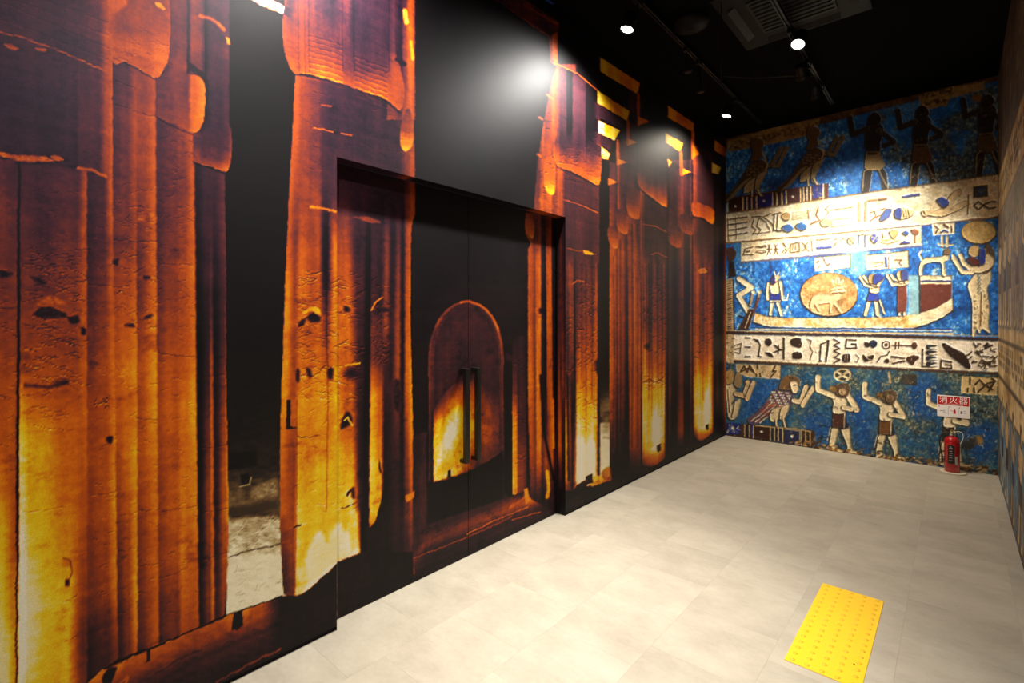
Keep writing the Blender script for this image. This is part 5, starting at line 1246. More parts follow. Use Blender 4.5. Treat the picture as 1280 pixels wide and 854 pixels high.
    for x0, x1, a, b, col in [(135, 160, 570, 660, '#4a2a1c'), (172, 195, 572, 668, '#2a1a14'), (210, 228, 575, 672, '#262a60'), (242, 360, 585, 685, '#371c14'), (376, 398, 590, 700, '#262030'), (405, 425, 590, 702, '#262030'), (438, 458, 595, 708, '#242438'), (476, 602, 610, 730, '#232a48'), (618, 640, 622, 740, '#33221c'), (655, 675, 630, 745, '#33221c')]:
        c.rgb(t5([(x0, a), (x1, a + (x1 - x0) * .1), (x1, b + (x1 - x0) * .14), (x0, b)]), col, 1)
    for x, a, b in [(166, 575, 665), (202, 575, 672), (234, 578, 680), (368, 590, 698), (400, 592, 700), (430, 592, 706), (466, 598, 712), (611, 622, 738), (647, 628, 745), (683, 632, 748)]: c.line(t5([(x, a), (x, b)]), 1.3, '#b8a67c', .9)
    c.line(t5([(240, 580), (580, 610), (690, 630)]), 1.6, '#a89468', 1); c.line(t5([(480, 608), (600, 625), (600, 728)]), 1.2, '#a89468', 1)
    for x, y in ((300, 630), (540, 668)): c.rgb(spline(t5([(x - 13, y), (x, y - 12), (x + 13, y), (x, y + 12)])), '#d8d0b8', 1)
    # human-headed bird
    c.shape(t5([(190, 540), (270, 470), (330, 400), (390, 320), (440, 290), (520, 300), (550, 350), (540, 410), (480, 440), (420, 460), (330, 520), (240, 575)]), '#4c4462')
    for a in range(9):
        for b in range(6):
            x = 385 + a * 18 - b * 6; y = 315 + b * 20 + a * 1.5
            if x > 545 - b * 8 or y > 430: continue
            c.line(t5([(x - 6, y - 4), (x, y + 6), (x + 7, y - 4)]), 1.0, ['#d8cca8', '#c8bc9c', '#7a3626'][(a + 2 * b) % 3], .8)
    for k in range(6):
        x0 = 200 + k * 17; c.line(t5([(x0, 545 + k * 3), (x0 + 85, 475 + k * 4), (x0 + 160, 395 + k * 8)]), 1.1, '#d8c8a0' if k % 2 else '#8a3a24', .9)
    c.line(t5([(290, 480), (420, 400)]), 1.6, '#b0522c', 1, .8); c.line(t5([(330, 490), (450, 430)]), 1.4, '#a84c2a', 1, .8); c.line(t5([(350, 400), (330, 430), (430, 425)]), 1.4, '#b8502c', 1, .6)
    c.shape(t5([(365, 500), (390, 455), (460, 440), (450, 500), (410, 545), (375, 545)]), '#d2ba90'); c.shape(t5([(460, 440), (515, 420), (500, 480), (475, 530), (445, 530)]), '#d2ba90')
    limb(c, t5([(415, 540), (418, 585)]), 2, '#c8b088'); limb(c, t5([(470, 525), (485, 590)]), 2.2, '#c8b088')
    c.shape(t5([(440, 290), (460, 220), (500, 190), (560, 195), (595, 225), (600, 270), (570, 240), (530, 240), (545, 300), (500, 295)]), '#6c4c2c')
    c.shape(t5([(530, 240), (570, 235), (590, 280), (580, 315), (550, 322), (535, 285)]), '#dcc49c'); c.line(t5([(555, 262), (572, 260)]), 1.2, OUT)
    limb(c, t5([(555, 385), (610, 395), (650, 275)]), 5.6, '#d8be94'); limb(c, t5([(625, 420), (705, 285)]), 5.4, '#d8be94')
    # crossed disk
    e1 = ell(*t5([(938, 182)])[0], 10, 7.6); c.rgb(e1, '#3a3a30'); c.line(e1 + e1[:1], 2.4, '#c8b48a'); c.line(t5([(895, 155), (985, 210)]), 3.4, '#c8b48a'); c.line(t5([(895, 210), (985, 155)]), 3.4, '#c8b48a')
    # striding men
    def man(u, kilt, face, arm='#e2cba0'):
        c.shape(u([(835, 770), (840, 700), (860, 600), (905, 600), (890, 680), (880, 750), (945, 780), (930, 795), (850, 785)]), '#dcc69c')
        c.shape(u([(930, 605), (990, 600), (1000, 680), (1015, 770), (1075, 790), (1060, 805), (985, 800), (975, 740), (945, 660)]), '#dcc69c')
        c.shape(u([(860, 590), (865, 480), (955, 480), (960, 600)]), kilt, smooth=False); c.shape(u([(955, 480), (985, 590), (940, 605), (955, 560)]), '#1e2a44', lit=None, smooth=False); c.line(u([(955, 480), (950, 600)]), 1.3, '#d0b888')
        c.line(u([(845, 600), (820, 700)]), 1.4, '#b8a078')
        c.shape(u([(865, 480), (870, 400), (850, 350), (900, 340), (985, 370), (970, 410), (950, 480)]), '#e4d0aa')
        limb(c, u([(870, 350), (745, 300), (742, 215)]), 6.0, arm); c.rgb(spline(u([(725, 200), (740, 180), (765, 190), (762, 215), (735, 222)])), arm)
        limb(c, u([(985, 350), (1050, 455)]), 6.5, arm); limb(c, u([(1050, 460), (950, 440)]), 5.5, arm)
        c.shape(u([(890, 330), (880, 280), (910, 255), (980, 255), (995, 300), (970, 350), (920, 350)]), '#5a4430'); c.shape(u([(915, 300), (950, 290), (965, 320), (940, 345), (915, 330)]), face)
        c.rgb(spline(u([(830, 300), (850, 265), (885, 280), (880, 320)])), '#7a5a2c', 1.5)
    man(t5, '#4a2820', '#b8946a')
    o6 = lambda P: [(x + 58.5, y + 8.5) for x, y in t5(P)]
    man(o6, '#6a4424', '#6a5238')
    o7 = lambda P: [(x + 138, y + 17) for x, y in t5(P)]
    man(o7, '#2a2420', '#8a6a44')
    specks(c, 1092, 1122, 480, 500, 50, 181, ['#3a2a1c', '#7a6040', '#a88a5c', '#2a2018'])
    c.line(t6([(195, 140), (205, 200)]), 3.4, '#a89068'); band(c, t6([(280, 150), (380, 150), (380, 225), (270, 215)]), [(-1, '#2a241e'), (0, '#3e3830'), (.8, '#5a5040')], 182)
    band(c, t6([(680, 160), (920, 175), (915, 290), (675, 275)]), [(-1, '#a8864c'), (0, '#cdb07a'), (.8, '#e0cc9e')], 183)
    for P in ([(735, 175), (735, 210)], [(720, 240), (720, 265)], [(770, 215), (800, 185), (830, 220)], [(790, 265), (850, 210), (900, 200), (860, 260)], [(840, 220), (880, 250)], [(760, 240), (765, 270)], [(880, 180), (905, 195)]): c.line(t6(P), 2.4, '#3a2a1a')
    c.rgb(spline(t6([(770, 570), (810, 560), (825, 600), (790, 620)])), '#a87a3c', 3, .9); c.rgb(spline(t6([(690, 600), (770, 570), (780, 620), (700, 660)])), '#3a2c20', 4, .8)
    # worn, sandy lower edge
    edge = [(905, 544), (1075, 570), (1247, 597)]
    R = random.Random(190)
    for _ in range(230):
        x = R.uniform(985, 1247); y = np.interp(x, [905, 1247.6], [544, 596]) - abs(R.gauss(0, 4.0)) - (0 if x < 1120 else R.uniform(0, 4))
        c.line([(x, y), (x + R.uniform(1, 6), y + R.uniform(-2, 2.5))], R.uniform(1.0, 2.6), R.choice(['#7a5a34', '#4a3018', '#a87c44', '#2c1c10', '#c09a60', '#5a3818']), 1, .85)
    c.line(edge, 2.0, '#3a2616', 1.5, .8)

def build_back_wall():
    us = np.arange(904, 1252, .92)
    xs = np.array([back_x(u) for u in us]); xs = np.concatenate([[0.0], xs[(xs > .004) & (xs < RW - .004)], [RW]])
    zs = np.concatenate([np.arange(0, CH, .0088), [CH]])
    U, V = survey(xs[:, None], BW, zs[None, :])
    c = Canvas(U[:, 0], V, xs, zs)
    c.roughen(6, 100.0)
    paint_back(c)
    X, Z = np.broadcast_to(xs[:, None], V.shape), np.broadcast_to(zs[None, :], V.shape)
    grain = .16 * fbm(X * 50, Z * 50, 195, 3, .8) + .14 * fbm(X * 9, Z * 9, 196, 4, .65)
    rgb = c.C * (1 + grain[..., None])
    # flaked plaster: dark pits and pale chips, more of them low down and in the upper right
    zl = back_z(1080, 460)
    k = np.clip((zl - Z) / .15, 0, 1) * (.55 + .25 * X / RW) + np.clip((Z - 3.0) / .3, 0, 1) * np.clip(X / RW - .25, 0, 1) * .6 + .26
    lum = c.C @ np.array([.3, .55, .15])
    emb = np.zeros_like(lum); emb[1:-1, 1:-1] = lum[2:, 2:] - lum[:-2, :-2]
    rgb = rgb * (1 + np.clip(.9 * emb, -.35, .35))[..., None]  # relief shading put into the print colour: light and dark sides along edges
    pit = np.clip(fbm(X * 17, Z * 17, 197, 5, .7) - .30, 0, 1) * 3.2 * k
    chip = np.clip(fbm(X * 26, Z * 22, 198, 4, .75) - .34, 0, 1) * 3.0 * k
    pit, chip = np.clip(pit, 0, .85)[..., None], np.clip(chip, 0, .8)[..., None]
    rgb = rgb * (1 - pit) + hx('#1e1812') * pit
    rgb = rgb * (1 - chip) + hx('#b09a6c') * chip
    co = np.zeros(V.shape + (3,)); co[..., 0] = xs[:, None]; co[..., 1] = BW; co[..., 2] = zs[None, :]
    wb = mesh_from_grid('wall_back', co, np.ones((len(xs) - 1, len(zs) - 1), bool), rgb, M['film_matte'])
    return tag(wb, kind='structure')

def build_right_wall():
    # the relief print turns the corner: the same registers run on, seen at a glancing angle
    ys = np.concatenate([np.arange(Y0, 3.5, .03), np.arange(3.5, BW, .0095), [BW]])
    zs = np.concatenate([np.arange(0, CH, .013), [CH]])
    Y, Z = np.meshgrid(ys, zs, indexing='ij')
    zc = lambda py: back_z(1247, py)
    n1 = .9 * fbm(Y * 5, Z * 1.1, 201, 4, .6) + .5 * fbm(Y * 2.2, Z * 6, 203, 3); n2 = fbm(Y * 9, Z * 20, 202, 4, .7)
    low = ramp(np.clip(.8 * n1 + .5 * n2 - .1, -1, 1), [(-1, '#241a14'), (-.45, '#4a3826'), (-.1, '#5e6468'), (.15, '#416c8e'), (.45, '#87938c'), (.8, '#c8b890')])
    cream = ramp(np.clip(n1 + .4 * n2, -1, 1), [(-1, '#6a4c26'), (-.3, '#a8854c'), (.15, '#cdb07a'), (.7, '#e4d0a0')])
    mid = ramp(np.clip(.7 * n1 + .5 * n2, -1, 1), [(-1, '#3c2e24'), (-.3, '#6e5c48'), (.1, '#857a72'), (.5, '#b49c70'), (.9, '#d8c08c')])
    top = ramp(np.clip(.8 * n1 + .5 * n2, -1, 1), [(-1, '#14100e'), (-.2, '#3a2a1c'), (.2, '#5a4632'), (.7, '#8c785a')])
    def blend(z, a, w=.03): return np.clip((z - a) / w + .5, 0, 1)[..., None]
    rgb = low
    k = blend(Z, zc(497)); rgb = rgb * (1 - k) + cream * k
    k = blend(Z, zc(410)); rgb = rgb * (1 - k) + mid * k
    k = blend(Z, zc(272)); rgb = rgb * (1 - k) + cream * k
    k = blend(Z, zc(222)); rgb = rgb * (1 - k) + top * k
    for py, wd, col in ((469, .045, '#3a281a'), (424, .04, '#3a281a'), (272, .04, '#6a4e2c'), (222, .03, '#5a4024'), (497, .03, '#46341f'), (300, .02, '#6a5030')):
        d = np.clip(1.3 - np.abs(Z - zc(py)) / (wd / 2), 0, 1)[..., None] * .9
        rgb = rgb * (1 - d) + hx(col) * d
    # tall painted figures as broad upright stripes, two rows of signs in the bands
    fig = np.clip((vnoise(Y * 5.5, Z * .5, 205) - .55) * 6, 0, 1) * np.clip(1 - np.abs(Z - (zc(410) + zc(300)) / 2) / .6, 0, 1)
    rgb = rgb * (1 - .6 * fig[..., None]) + hx('#5c5866') * .6 * fig[..., None]
    for z0, z1, s in ((zc(262), zc(234), 206), (zc(458), zc(430), 207)):
        cell = (vnoise(np.floor(Y / .07) * 1.7, np.floor((Z - z0) / (z1 - z0) * 3) * 2.3 + s, s) > .45) & (np.mod(Y / .07, 1) > .3) & (np.mod((Z - z0) / (z1 - z0) * 3, 1) > .3) & (Z > z0) & (Z < z1)
        rgb = np.where(cell[..., None], hx('#3a2818'), rgb)
    # carved figures and signs along the registers (canvas in centimetres: along the wall, down from zero)
    c = Canvas(ys * 100, -Z * 100, ys, zs); c.C = rgb.copy(); c.roughen(5, 100.0)
    R = random.Random(210)
    def figure(x, zf, hgt, skin, kilt):
        k = hgt / 100.0
        P = lambda pts: [(x + a * k, -(zf * 100 + b * k)) for a, b in pts]
        limb(c, P([(-6, 46), (-10, 22), (-12, 2), (-2, 1)]), 6 * k, skin); limb(c, P([(6, 46), (12, 24), (16, 2), (26, 1)]), 6 * k, skin)
        c.shape(P([(-12, 34), (-8, 58), (8, 58), (14, 34)]), kilt, smooth=False, lit=None)
        c.shape(P([(-9, 56), (-15, 78), (-4, 82), (6, 82), (16, 78), (9, 56)]), skin)
        limb(c, P([(-14, 77), (-26, 66), (-34, 86)]), 4.5 * k, skin); limb(c, P([(15, 77), (24, 62), (12, 58)]), 4.5 * k, skin)
        c.shape(P([(-7, 84), (-8, 94), (0, 100), (8, 96), (8, 86), (2, 82)]), '#4a3628'); c.shape(P([(-8, 86), (-7, 93), (-2, 93), (0, 86), (-4, 84)]), skin, lit=None)
    for yy in np.arange(3.2, 7.0, .62):
        figure(yy * 100 + R.uniform(-5, 5), zc(405), 92, R.choice(['#cdb07a', '#b89868', '#d8c090']), R.choice(['#2c3a70', '#5a3024', '#6a5030']))
        figure(yy * 100 + 28 + R.uniform(-5, 5), .06, 84, R.choice(['#a88a5c', '#bda070']), R.choice(['#3a2418', '#24304c']))
        figure(yy * 100 + R.uniform(-5, 5), zc(218), 78, '#4a3a2a', '#6a5434')
    for z0, z1 in ((zc(262), zc(234)), (zc(458), zc(430))):
        for x in np.arange(280, 712, 9.0):
            xx, zz = x + R.uniform(-2, 2), -100 * R.uniform(z0 + .06, z1 - .03)
            c.line([(xx, zz), (xx + R.uniform(-4, 4), zz + R.uniform(3, 9)), (xx + R.uniform(-5, 6), zz + R.uniform(4, 12))], 1.6, '#3a2818', 1.0, .85)
    pit = np.clip(fbm(Y * 17, Z * 17, 211, 5, .7) - .32, 0, 1)[..., None] * 1.8
    rgb = c.C * (1 + .16 * fbm(Y * 45, Z * 45, 212, 3, .8))[..., None]
    rgb = rgb * (1 - np.clip(pit, 0, .8)) + hx('#241a12') * np.clip(pit, 0, .8)
    co = np.stack([np.full_like(Y, RW), Y, Z], -1)
    wr = mesh_from_grid('wall_right', co, np.ones((len(ys) - 1, len(zs) - 1), bool), rgb, M['film_matte'], flip=True)
    return tag(wr, kind='structure')
#@@END_BACK

# ================================================================== build: room
build_left_wall()
build_doors()
build_back_wall()
build_right_wall()
bb = MB().box(-.03, -.008, Y0, DOOR_Y0 - .006, 0, .03).box(-.03, -.008, DOOR_Y1 + .008, BW, 0, .03).build('baseboard_left', M['black_satin'])
tag(bb, kind='structure')
ce = MB().box(-.1, RW, Y0, BW, CH, CH + .05).build('ceiling', M['black_paint'])
tag(ce, kind='structure')

def build_floor():
    fl = MB().box(-.13, RW, Y0, BW, -.03, -.0022).build('floor', M['grout'])
    tag(fl, kind='structure')
    S, xo = .457, .353 - .457
    cache = {}
    i = 0
    x = xo
    while x < RW - .001:
        y = 3.48 - 14 * S + (0 if i % 2 == 0 else S / 2 - .02)
        if i % 2 == 1: y = 2.30 - 11 * S
        while y < BW - .001:
            x0, x1, y0, y1 = max(x, -.12), min(x + S, RW), max(y, Y0), min(y + S, BW)
            if x1 - x0 > .01 and y1 - y0 > .01:
                key = (round(x1 - x0, 3), round(y1 - y0, 3))
                g = .00015
                if key not in cache:
                    o = MB().box(g, key[0] - g, g, key[1] - g, -.0024, 0, .0002, 1).build('tile', M['tile'], fl)
                    cache[key] = o.data
                else:
                    o = bpy.data.objects.new('tile', cache[key]); link(o, fl)
                o.location = (x0, y0, 0)
            y += S
        x += S; i += 1
build_floor()

# ================================================================== build: things on the floor and the walls
def floor_pt(px, py):
    d = FPX * CAM[2] / (py - HORIZON); r = (px - 640) / FPX
    return CAM[0] + d * (-SY + r * CY_), CAM[1] + d * (CY_ + r * SY)

def build_tactile():
    x, y = floor_pt(1028.5, 729.5)
    root = empty('tactile_paving_strip', (x, y, 0))
    tag(root, 'bright yellow tactile paving strip with raised dots on the pale floor', 'tactile paving')
    wd, ln = .300, .915
    MB().box(0, wd, -ln, 0, 0, .0035, .0012).build('plate', M['yellow'], root)
    dome = MB().lathe([(.0115, 0), (.0105, .0018), (.007, .0036), (.002, .0044)], 14).build('dot', M['yellow_dot'], root, 60)
    first = True
    for a in range(5):
        for b in range(16):
            o = dome if first else bpy.data.objects.new('dot', dome.data)
            if not first: link(o, root)
            first = False
            o.location = (.030 + a * .060, -.024 - b * .0578, .0034)
    tx, ty = floor_pt(1067.5, 831.5)
    MB().lathe([(.004, 0), (.0035, .002)], 10).build('screw', M['black_metal'], root, loc=(tx - x, ty - y, .0034))
build_tactile()

def text_mesh(body, size, mat, name, parent, depth=.0006, bold=0.0, space=1.0):
    cu = bpy.data.curves.new(name, 'FONT'); cu.body = body; cu.size = size; cu.extrude = depth; cu.offset = bold
    cu.align_x = 'CENTER'; cu.align_y = 'CENTER'; cu.resolution_u = 3; cu.space_character = space
    tmp = bpy.data.objects.new(name, cu); COL.objects.link(tmp)
    dg = bpy.context.evaluated_depsgraph_get(); dg.update()
    me = bpy.data.meshes.new_from_object(tmp.evaluated_get(dg))
    bpy.data.objects.remove(tmp, do_unlink=True)
    me.materials.clear(); me.materials.append(mat)
    o = bpy.data.objects.new(name, me); link(o, parent)
    return o

def build_sign():
    x0, x1 = back_x(1171.5), back_x(1212.5)
    zt = back_z(1171.5, 493.5); zb = back_z(1171.5, 520.0)
    wd, ht = x1 - x0, zt - zb
    root = empty('fire_extinguisher_sign', ((x0 + x1) / 2, BW - .004, (zt + zb) / 2))
    tag(root, 'red and white sign on the wall above the fire extinguisher', 'sign')
    root.rotation_euler = (math.pi / 2, 0, 0)      # local x along the wall, local y up, local z to the room
    MB().box(-wd / 2, wd / 2, -ht / 2, ht / 2, -.004, .003, .001).build('panel', M['sign_white'], root)
    MB().box(-wd * .475, wd * .475, ht * .06, ht * .455, .003, .0036).build('heading_band', M['sign_red'], root)
    t = text_mesh('消火器', ht * .33, M['sign_white'], 'heading_text', root, .0004, 0, 1.2)
    xs = [v.co.x for v in t.data.vertices]; ww = max(xs) - min(xs) if xs else 1
    t.location = (0, ht * .275, .004); t.scale = (wd * .86 / ww, 1, 1)
    t = text_mesh('FIRE EXTINGUISHER', ht * .075, M['sign_white'], 'english_text', root, .0003)
    t.location = (0, ht * .10, .004)
    for k in range(3):
        cx = (-.315 + .315 * k) * wd
        pic = MB()
        if k == 0:
            pic.prism([(-.03, -.008), (.01, .0), (.025, .012), (.01, .006), (-.03, -.002)], 0, .0006).prism([(.0, -.02), (.02, -.016), (.02, -.010), (.0, -.013)], 0, .0006)
        elif k == 1:
            pic.prism([(.0, -.028), (.022, -.028), (.022, .012), (.016, .018), (.016, .026), (.006, .026), (.006, .018), (.0, .012)], 0, .0006).prism([(-.03, .008), (-.004, .0), (-.004, .004), (-.03, .014)], 0, .0006)
        else:
            pic.prism([(-.03, -.022), (-.012, -.022), (-.012, .004), (-.016, .012), (-.026, .012), (-.03, .004)], 0, .0006).prism([(-.006, .004), (.02, .014), (.02, .018), (-.006, .009)], 0, .0006).prism([(.0, -.02), (.024, -.008), (.024, -.003), (.0, -.015)], 0, .0006)
        p = pic.build('pictogram', M['sign_red'] if k == 1 else M['ink_grey'], root, loc=(cx, -ht * .22, .003))
        s = ht / .26; p.scale = (s, s, 1)
        dot = MB().box(-.0045, .0045, -.0045, .0045, 0, .0006).build('number_mark', M['sign_red'], root, loc=(cx - wd * .125, -ht * .03, .003))
        if k: MB().box(-.001, .001, -ht * .17, ht * .17, 0, .0005).build('divider', M['ink_grey'], root, loc=(cx - wd * .157, -ht * .22, .003))
build_sign()

def build_extinguisher():
    bx, by = floor_pt(1190, 588)
    by = min(by, BW - .16)
    # stand dish
    st = empty('extinguisher_stand', (bx + .01, by, 0))
    st.scale = (.82, .82, .82)
    tag(st, 'round cream dish on the floor under the fire extinguisher', 'stand')
    MB().lathe([(.130, 0), (.134, .006), (.132, .014), (.122, .017), (.110, .012), (.02, .012)], 40).build('dish', M['cream_stand'], st, 40)
    MB().box(-.02, .02, .085, .10, .008, .14, .004).build('back_post', M['cream_stand'], st)
    r = empty('fire_extinguisher', (bx, by, .0105)); r.scale = (.80, .80, .83)
    tag(r, 'red fire extinguisher with black hose standing against the blue mural', 'fire extinguisher')
    R = .079
    MB().lathe([(R - .006, 0), (R, .006), (R, .375), (R * .97, .395), (R * .85, .417), (R * .6, .434), (R * .34, .442), (R * .33, .455)], 40).build('cylinder', M['red'], r, 50)
    MB().lathe([(.029, .452), (.031, .456), (.031, .476), (.022, .480), (.022, .505), (.016, .508)], 24).build('valve', M['chrome'], r, 40)
    # squeeze grips and ring pin
    MB().prism([(-.03, -.007), (.085, -.006), (.105, -.004), (.105, .004), (.085, .006), (-.03, .007)], .494, .502).build('carry_grip', M['black_metal'], r)
    m = MB().prism([(-.03, -.008), (.115, -.006), (.115, .006), (-.03, .008)], .512, .520)
    m.xf(Matrix.Translation((0, 0, .516)) @ Matrix.Rotation(math.radians(-10), 4, 'Y') @ Matrix.Translation((0, 0, -.516)))
    m.build('squeeze_lever', M['black_metal'], r)
    ring = [(.0 + .016 * math.cos(a), -.024, .508 + .016 * math.sin(a)) for a in [2 * math.pi * k / 16 for k in range(17)]]
    MB().tube(ring, .0022, 6).build('safety_pin', plain('pin_yellow', L('#e0b020'), .4), r, 60)
    # hose on the left, nozzle clipped low; pale loop on the right
    hp = spline([(-.02, 0, .478), (-.055, -.01, .482), (-.095, -.012, .462), (-.118, -.012, .41), (-.122, -.012, .34), (-.112, -.012, .27), (-.102, -.012, .20)], False, 6) if False else None
    pts = [Vector(p) for p in [(-.02, 0, .478), (-.055, -.006, .482), (-.092, -.012, .464), (-.116, -.014, .415), (-.121, -.014, .345), (-.112, -.014, .27), (-.100, -.014, .20)]]
    cur = []
    for i in range(len(pts) - 1):
        p0, p1, p2, p3 = pts[max(i - 1, 0)], pts[i], pts[i + 1], pts[min(i + 2, len(pts) - 1)]
        for k in range(5):
            t = k / 5
            cur.append(.5 * ((2 * p1) + (p2 - p0) * t + (2 * p0 - 5 * p1 + 4 * p2 - p3) * t * t + (-p0 + 3 * p1 - 3 * p2 + p3) * t ** 3))
    cur.append(pts[-1])
    hose = MB().tube(cur, .0085, 10).build('hose', M['rubber'], r, 60)
    MB().tube([(-.100, -.014, .205), (-.097, -.014, .15), (-.094, -.014, .11)], [.010, .011, .015], 12).build('nozzle', M['rubber'], hose, 60)
    MB().box(-.105, -.072, -.022, -.004, .165, .178, .002).build('hose_clip', M['black_metal'], r)
    c2 = [(.02, -.01, .50), (.07, -.02, .515), (.105, -.02, .50), (.112, -.02, .45), (.10, -.02, .40), (.083, -.02, .36)]
    MB().tube(c2, .004, 8).build('strap', M['white_plastic'], r, 60)
    # curved labels
    def curved(name, a0, a1, z0, z1, mat, off):
        m = MB(); n = 10; rr = R + off
        A = [[m.bm.verts.new((rr * math.cos(math.radians(a0 + (a1 - a0) * k / n)), rr * math.sin(math.radians(a0 + (a1 - a0) * k / n)), z)) for k in range(n + 1)] for z in (z0, z1)]
        for k in range(n): m.bm.faces.new((A[0][k], A[0][k + 1], A[1][k + 1], A[1][k]))
        o = m.build(name, mat, r)
        sol = o.modifiers.new('thick', 'SOLIDIFY'); sol.thickness = .0008; sol.offset = 1
        return o
    # the label faces the photographer (towards -y and a little to the left)
    curved('label', -122, -72, .11, .34, M['label_dark'], .0006)
    curved('side_label', -66, -42, .10, .20, M['label_pale'], .0006)
    for (a, z, wd, hh) in [(-100, .315, 14, .006), (-94, .303, 16, .006), (-104, .292, 8, .012), (-92, .290, 10, .005), (-98, .262, 20, .006), (-98, .235, 24, .004), (-98, .21, 24, .004), (-98, .18, 20, .006), (-98, .15, 26, .003)]:
        curved('label_print', a - wd / 2, a + wd / 2, z, z + hh, M['label_pale'], .0016)
build_extinguisher()

# ================================================================== build: ceiling
def build_track(name, x, y0, y1, z, label):
    r = empty(name, (x, (y0 + y1) / 2, z)); tag(r, label, 'light track', 'lighting tracks on the black ceiling')
    h = (y1 - y0) / 2
    m = MB().box(-.018, -.006, -h, h, 0, .032).box(.006, .018, -h, h, 0, .032).box(-.006, .006, -h, h, .012, .032)
    m.build('rail', M['black_metal'], r)
    for y in np.arange(-h + .3, h, 1.2):
        MB().tube([(0, y, .03), (0, y, CH - z)], .005, 8).build('hanger_rod', M['black_metal'], r)
    for y in (-h, h):
        MB().box(-.02, .02, y - .01, y + .01, -.002, .034).build('end_cap', M['black_metal'], r)
    return r
ZT1, ZT2 = CH - .06, CH - .14
build_track('light_track', .56, -1.2, 6.75, ZT1, 'black lighting track running along the column mural wall')
build_track('light_track', 1.37, -1.2, 6.45, ZT2, 'black lighting track along the middle of the ceiling under the air conditioner')

def spot_head(key, trackx, trackz, label, group):
    q = LAMPS[key]
    p = Vector(q['p']); aim = Vector(q['aim']); dr = (aim - p).normalized()
    ty = p.y
    r = empty('track_spotlight', (trackx, ty, trackz)); tag(r, label, 'spotlight', group)
    o = Vector((trackx, ty, trackz))
    MB().box(-.017, .017, -.06, .06, -.03, .002, .003).build('adapter', M['black_metal'], r)
    rot = dr.to_track_quat('-Z', 'Y').to_matrix().to_4x4()
    lp = p - o
    hm = Matrix.Translation(lp) @ rot                  # local -z is the beam
    prof = [(.046, .004), (.053, -.006), (.056, -.006), (.056, .030), (.052, .034), (.052, .105), (.044, .122), (.020, .126)]
    head = MB().lathe(prof, 28, hm, cap0=False).build('housing', M['black_metal'], r, 40)
    MB().lathe([(.0485, .002), (.0485, .0035), (.02, .005)], 28, hm).build('lens', M['lens'], head, 40)
    # arm from the adapter to the side of the head
    back = lp - dr * .07
    side = dr.cross(Vector((0, 1, .2))).normalized() * .064
    j = back + side * (1 if side.x * (0 if abs(lp.x) < .02 else -lp.x) >= 0 else -1)
    MB().tube([(0, 0, -.028), (0, 0, min(-.05, j.z + .03)), tuple(j)], .008, 8).build('arm', M['black_metal'], r, 60)
    MB().tube([tuple(j + (back - j) * -.15), tuple(back)], .013, 10).build('pivot', M['black_metal'], r, 60)
    ld = bpy.data.lights.new('spot_beam', 'SPOT'); ld.energy = q['e']; ld.color = q['c']
    ld.spot_size = math.radians(q['cone']); ld.spot_blend = q['blend']; ld.shadow_soft_size = .045
    lo = bpy.data.objects.new('spot_beam', ld); link(lo)
    lo.matrix_world = Matrix.Translation(p + dr * .03) @ rot
    if 'beam' in q:                   # the reflector's narrow beam inside the wide spill
        bc, be, bt = q['beam']
        d2 = (Vector(bt) - p).normalized()
        l2 = bpy.data.lights.new('reflector_beam', 'SPOT'); l2.energy = be; l2.color = q['c']
        l2.spot_size = math.radians(bc); l2.spot_blend = 1.0; l2.shadow_soft_size = .045
        b2 = bpy.data.objects.new('reflector_beam', l2); link(b2)
        b2.matrix_world = Matrix.Translation(p + dr * .03) @ d2.to_track_quat('-Z', 'Y').to_matrix().to_4x4()
    return r
GA, GB = 'spotlights over the column mural', 'spotlights on the middle track'
spot_head('wall_a', .56, ZT1, 'black track spotlight shining down the mural beside the double door, column side', GA)
spot_head('wall_b', .56, ZT1, 'lit black spotlight above the far side of the double door', GA)
spot_head('wall_c', .56, ZT1, 'lit black spotlight nearest the corner of the two murals', GA)
spot_head('mid_a', 1.37, ZT2, 'lit black track spotlight just past the ceiling air conditioner, lens facing the floor', GB)
spot_head('mid_b', 1.37, ZT2, 'black spotlight turned to the blue mural, nearer the air conditioner', GB)
spot_head('mid_c', 1.37, ZT2, 'black spotlight at the end of the middle track, turned to the blue mural', GB)
spot_head('mid_d', 1.37, ZT2, 'black spotlight on the middle track lighting the floor before the door', GB)
spot_head('mid_e', 1.37, ZT2, 'black spotlight on the middle track turned to the column mural', GB)

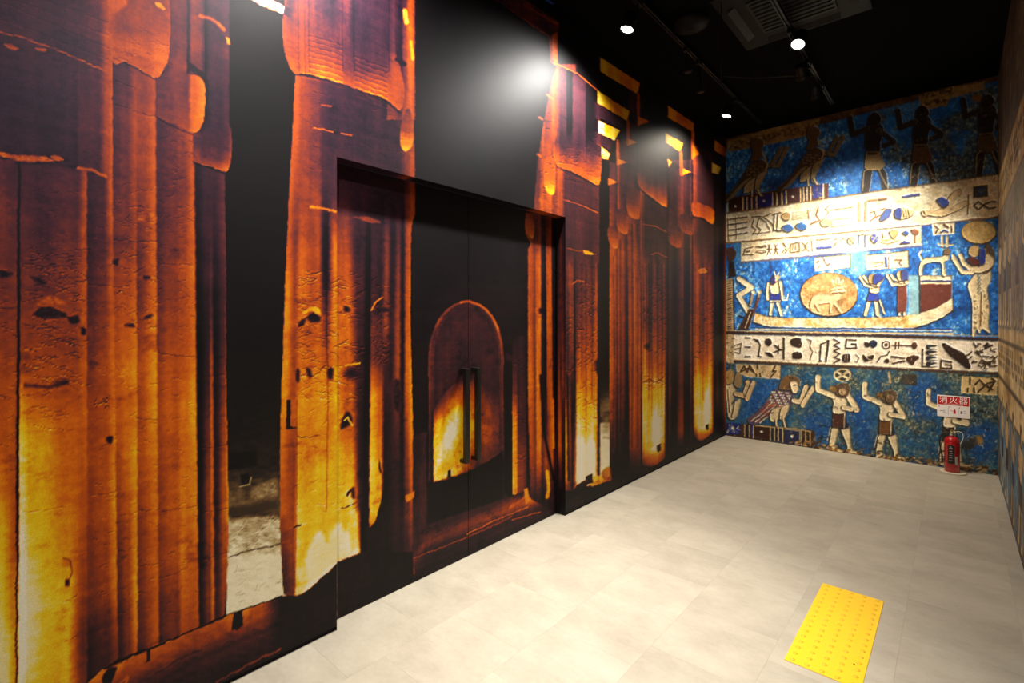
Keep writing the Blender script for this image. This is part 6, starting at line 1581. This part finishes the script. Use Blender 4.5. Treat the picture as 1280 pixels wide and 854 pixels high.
def build_dark_spots():
    # small unlit track lights hanging under the wall track
    for k, (px_y, dz) in enumerate([(4.45, .12), (4.75, .2)]):
        r = empty('unlit_track_light', (.56, px_y, ZT1)); tag(r, ['small black unlit fitting clipped to the wall-side track', 'small black unlit fitting hanging lower from the wall-side track'][k], 'fitting', 'unlit fittings on the wall track')
        MB().box(-.015, .015, -.04, .04, -.03, .002, .003).build('adapter', M['black_metal'], r)
        MB().tube([(0, 0, -.028), (.01, .01, -.03 - dz)], .006, 8).build('stem', M['black_metal'], r)
        MB().lathe([(.01, 0), (.032, -.01), (.036, -.05), (.03, -.07), (.01, -.072)], 20, Matrix.Translation((.01, .01, -.02 - dz))).build('head', M['grey_slot'], r, 40)
build_dark_spots()

def build_cassette():
    r = empty('ceiling_air_conditioner', (1.42, 4.42, CH)); tag(r, 'square black ceiling cassette air conditioner with four louvres', 'air conditioner')
    s = .475
    m = MB().box(-s, s, -s, s, -.035, 0, .008)
    m.build('panel', M['black_satin'], r)
    MB().box(-.27, .27, -.27, .27, -.044, -.034, .004).build('intake_grille', M['grey_slot'], r)
    for k in range(9):
        y = -.23 + k * .0575
        MB().box(-.25, .25, y - .006, y + .006, -.050, -.043).build('grille_bar', M['black_satin'], r)
    for k in range(4):
        a = k * math.pi / 2
        mm = MB().box(-.27, .27, -.032, .032, -.004, .004, .002)
        mm.xf(Matrix.Rotation(a, 4, 'Z') @ Matrix.Translation((0, -.375, -.045)) @ Matrix.Rotation(math.radians(28), 4, 'X'))
        mm.build('louvre', M['grey_slot'], r)
build_cassette()

def build_speaker():
    r = empty('ceiling_speaker', (.72, 4.15, CH)); tag(r, 'round black dome speaker on the ceiling beside the wall track', 'speaker')
    MB().lathe([(.15, 0), (.15, -.02), (.135, -.045), (.09, -.07), (.03, -.08)], 36).build('body', M['black_satin'], r, 50)
    MB().lathe([(.012, -.078), (.012, -.086), (.006, -.088)], 12).build('indicator', M['grey_slot'], r, 50)
build_speaker()
cb = MB().tube([(.62, 5.26, CH - .03), (.85, 5.43, CH - .06), (1.1, 5.6, CH - .06), (1.35, 5.76, CH - .08)], .006, 8).build('ceiling_cable', M['grey_slot'], None, 60)
tag(cb, 'thin black cable slung between the two lighting tracks', 'cable')
cb = MB().tube([(1.02, 4.0, CH), (1.02, 4.0, 3.47)], .004, 8).lathe([(.004, 3.44), (.008, 3.445), (.008, 3.475), (.004, 3.48)], 10, Matrix.Translation((1.02, 4.0, 0))).build('hanging_cord', M['grey_slot'], None, 60)
tag(cb, 'thin dark cord hanging straight down from the ceiling before the air conditioner', 'cord')
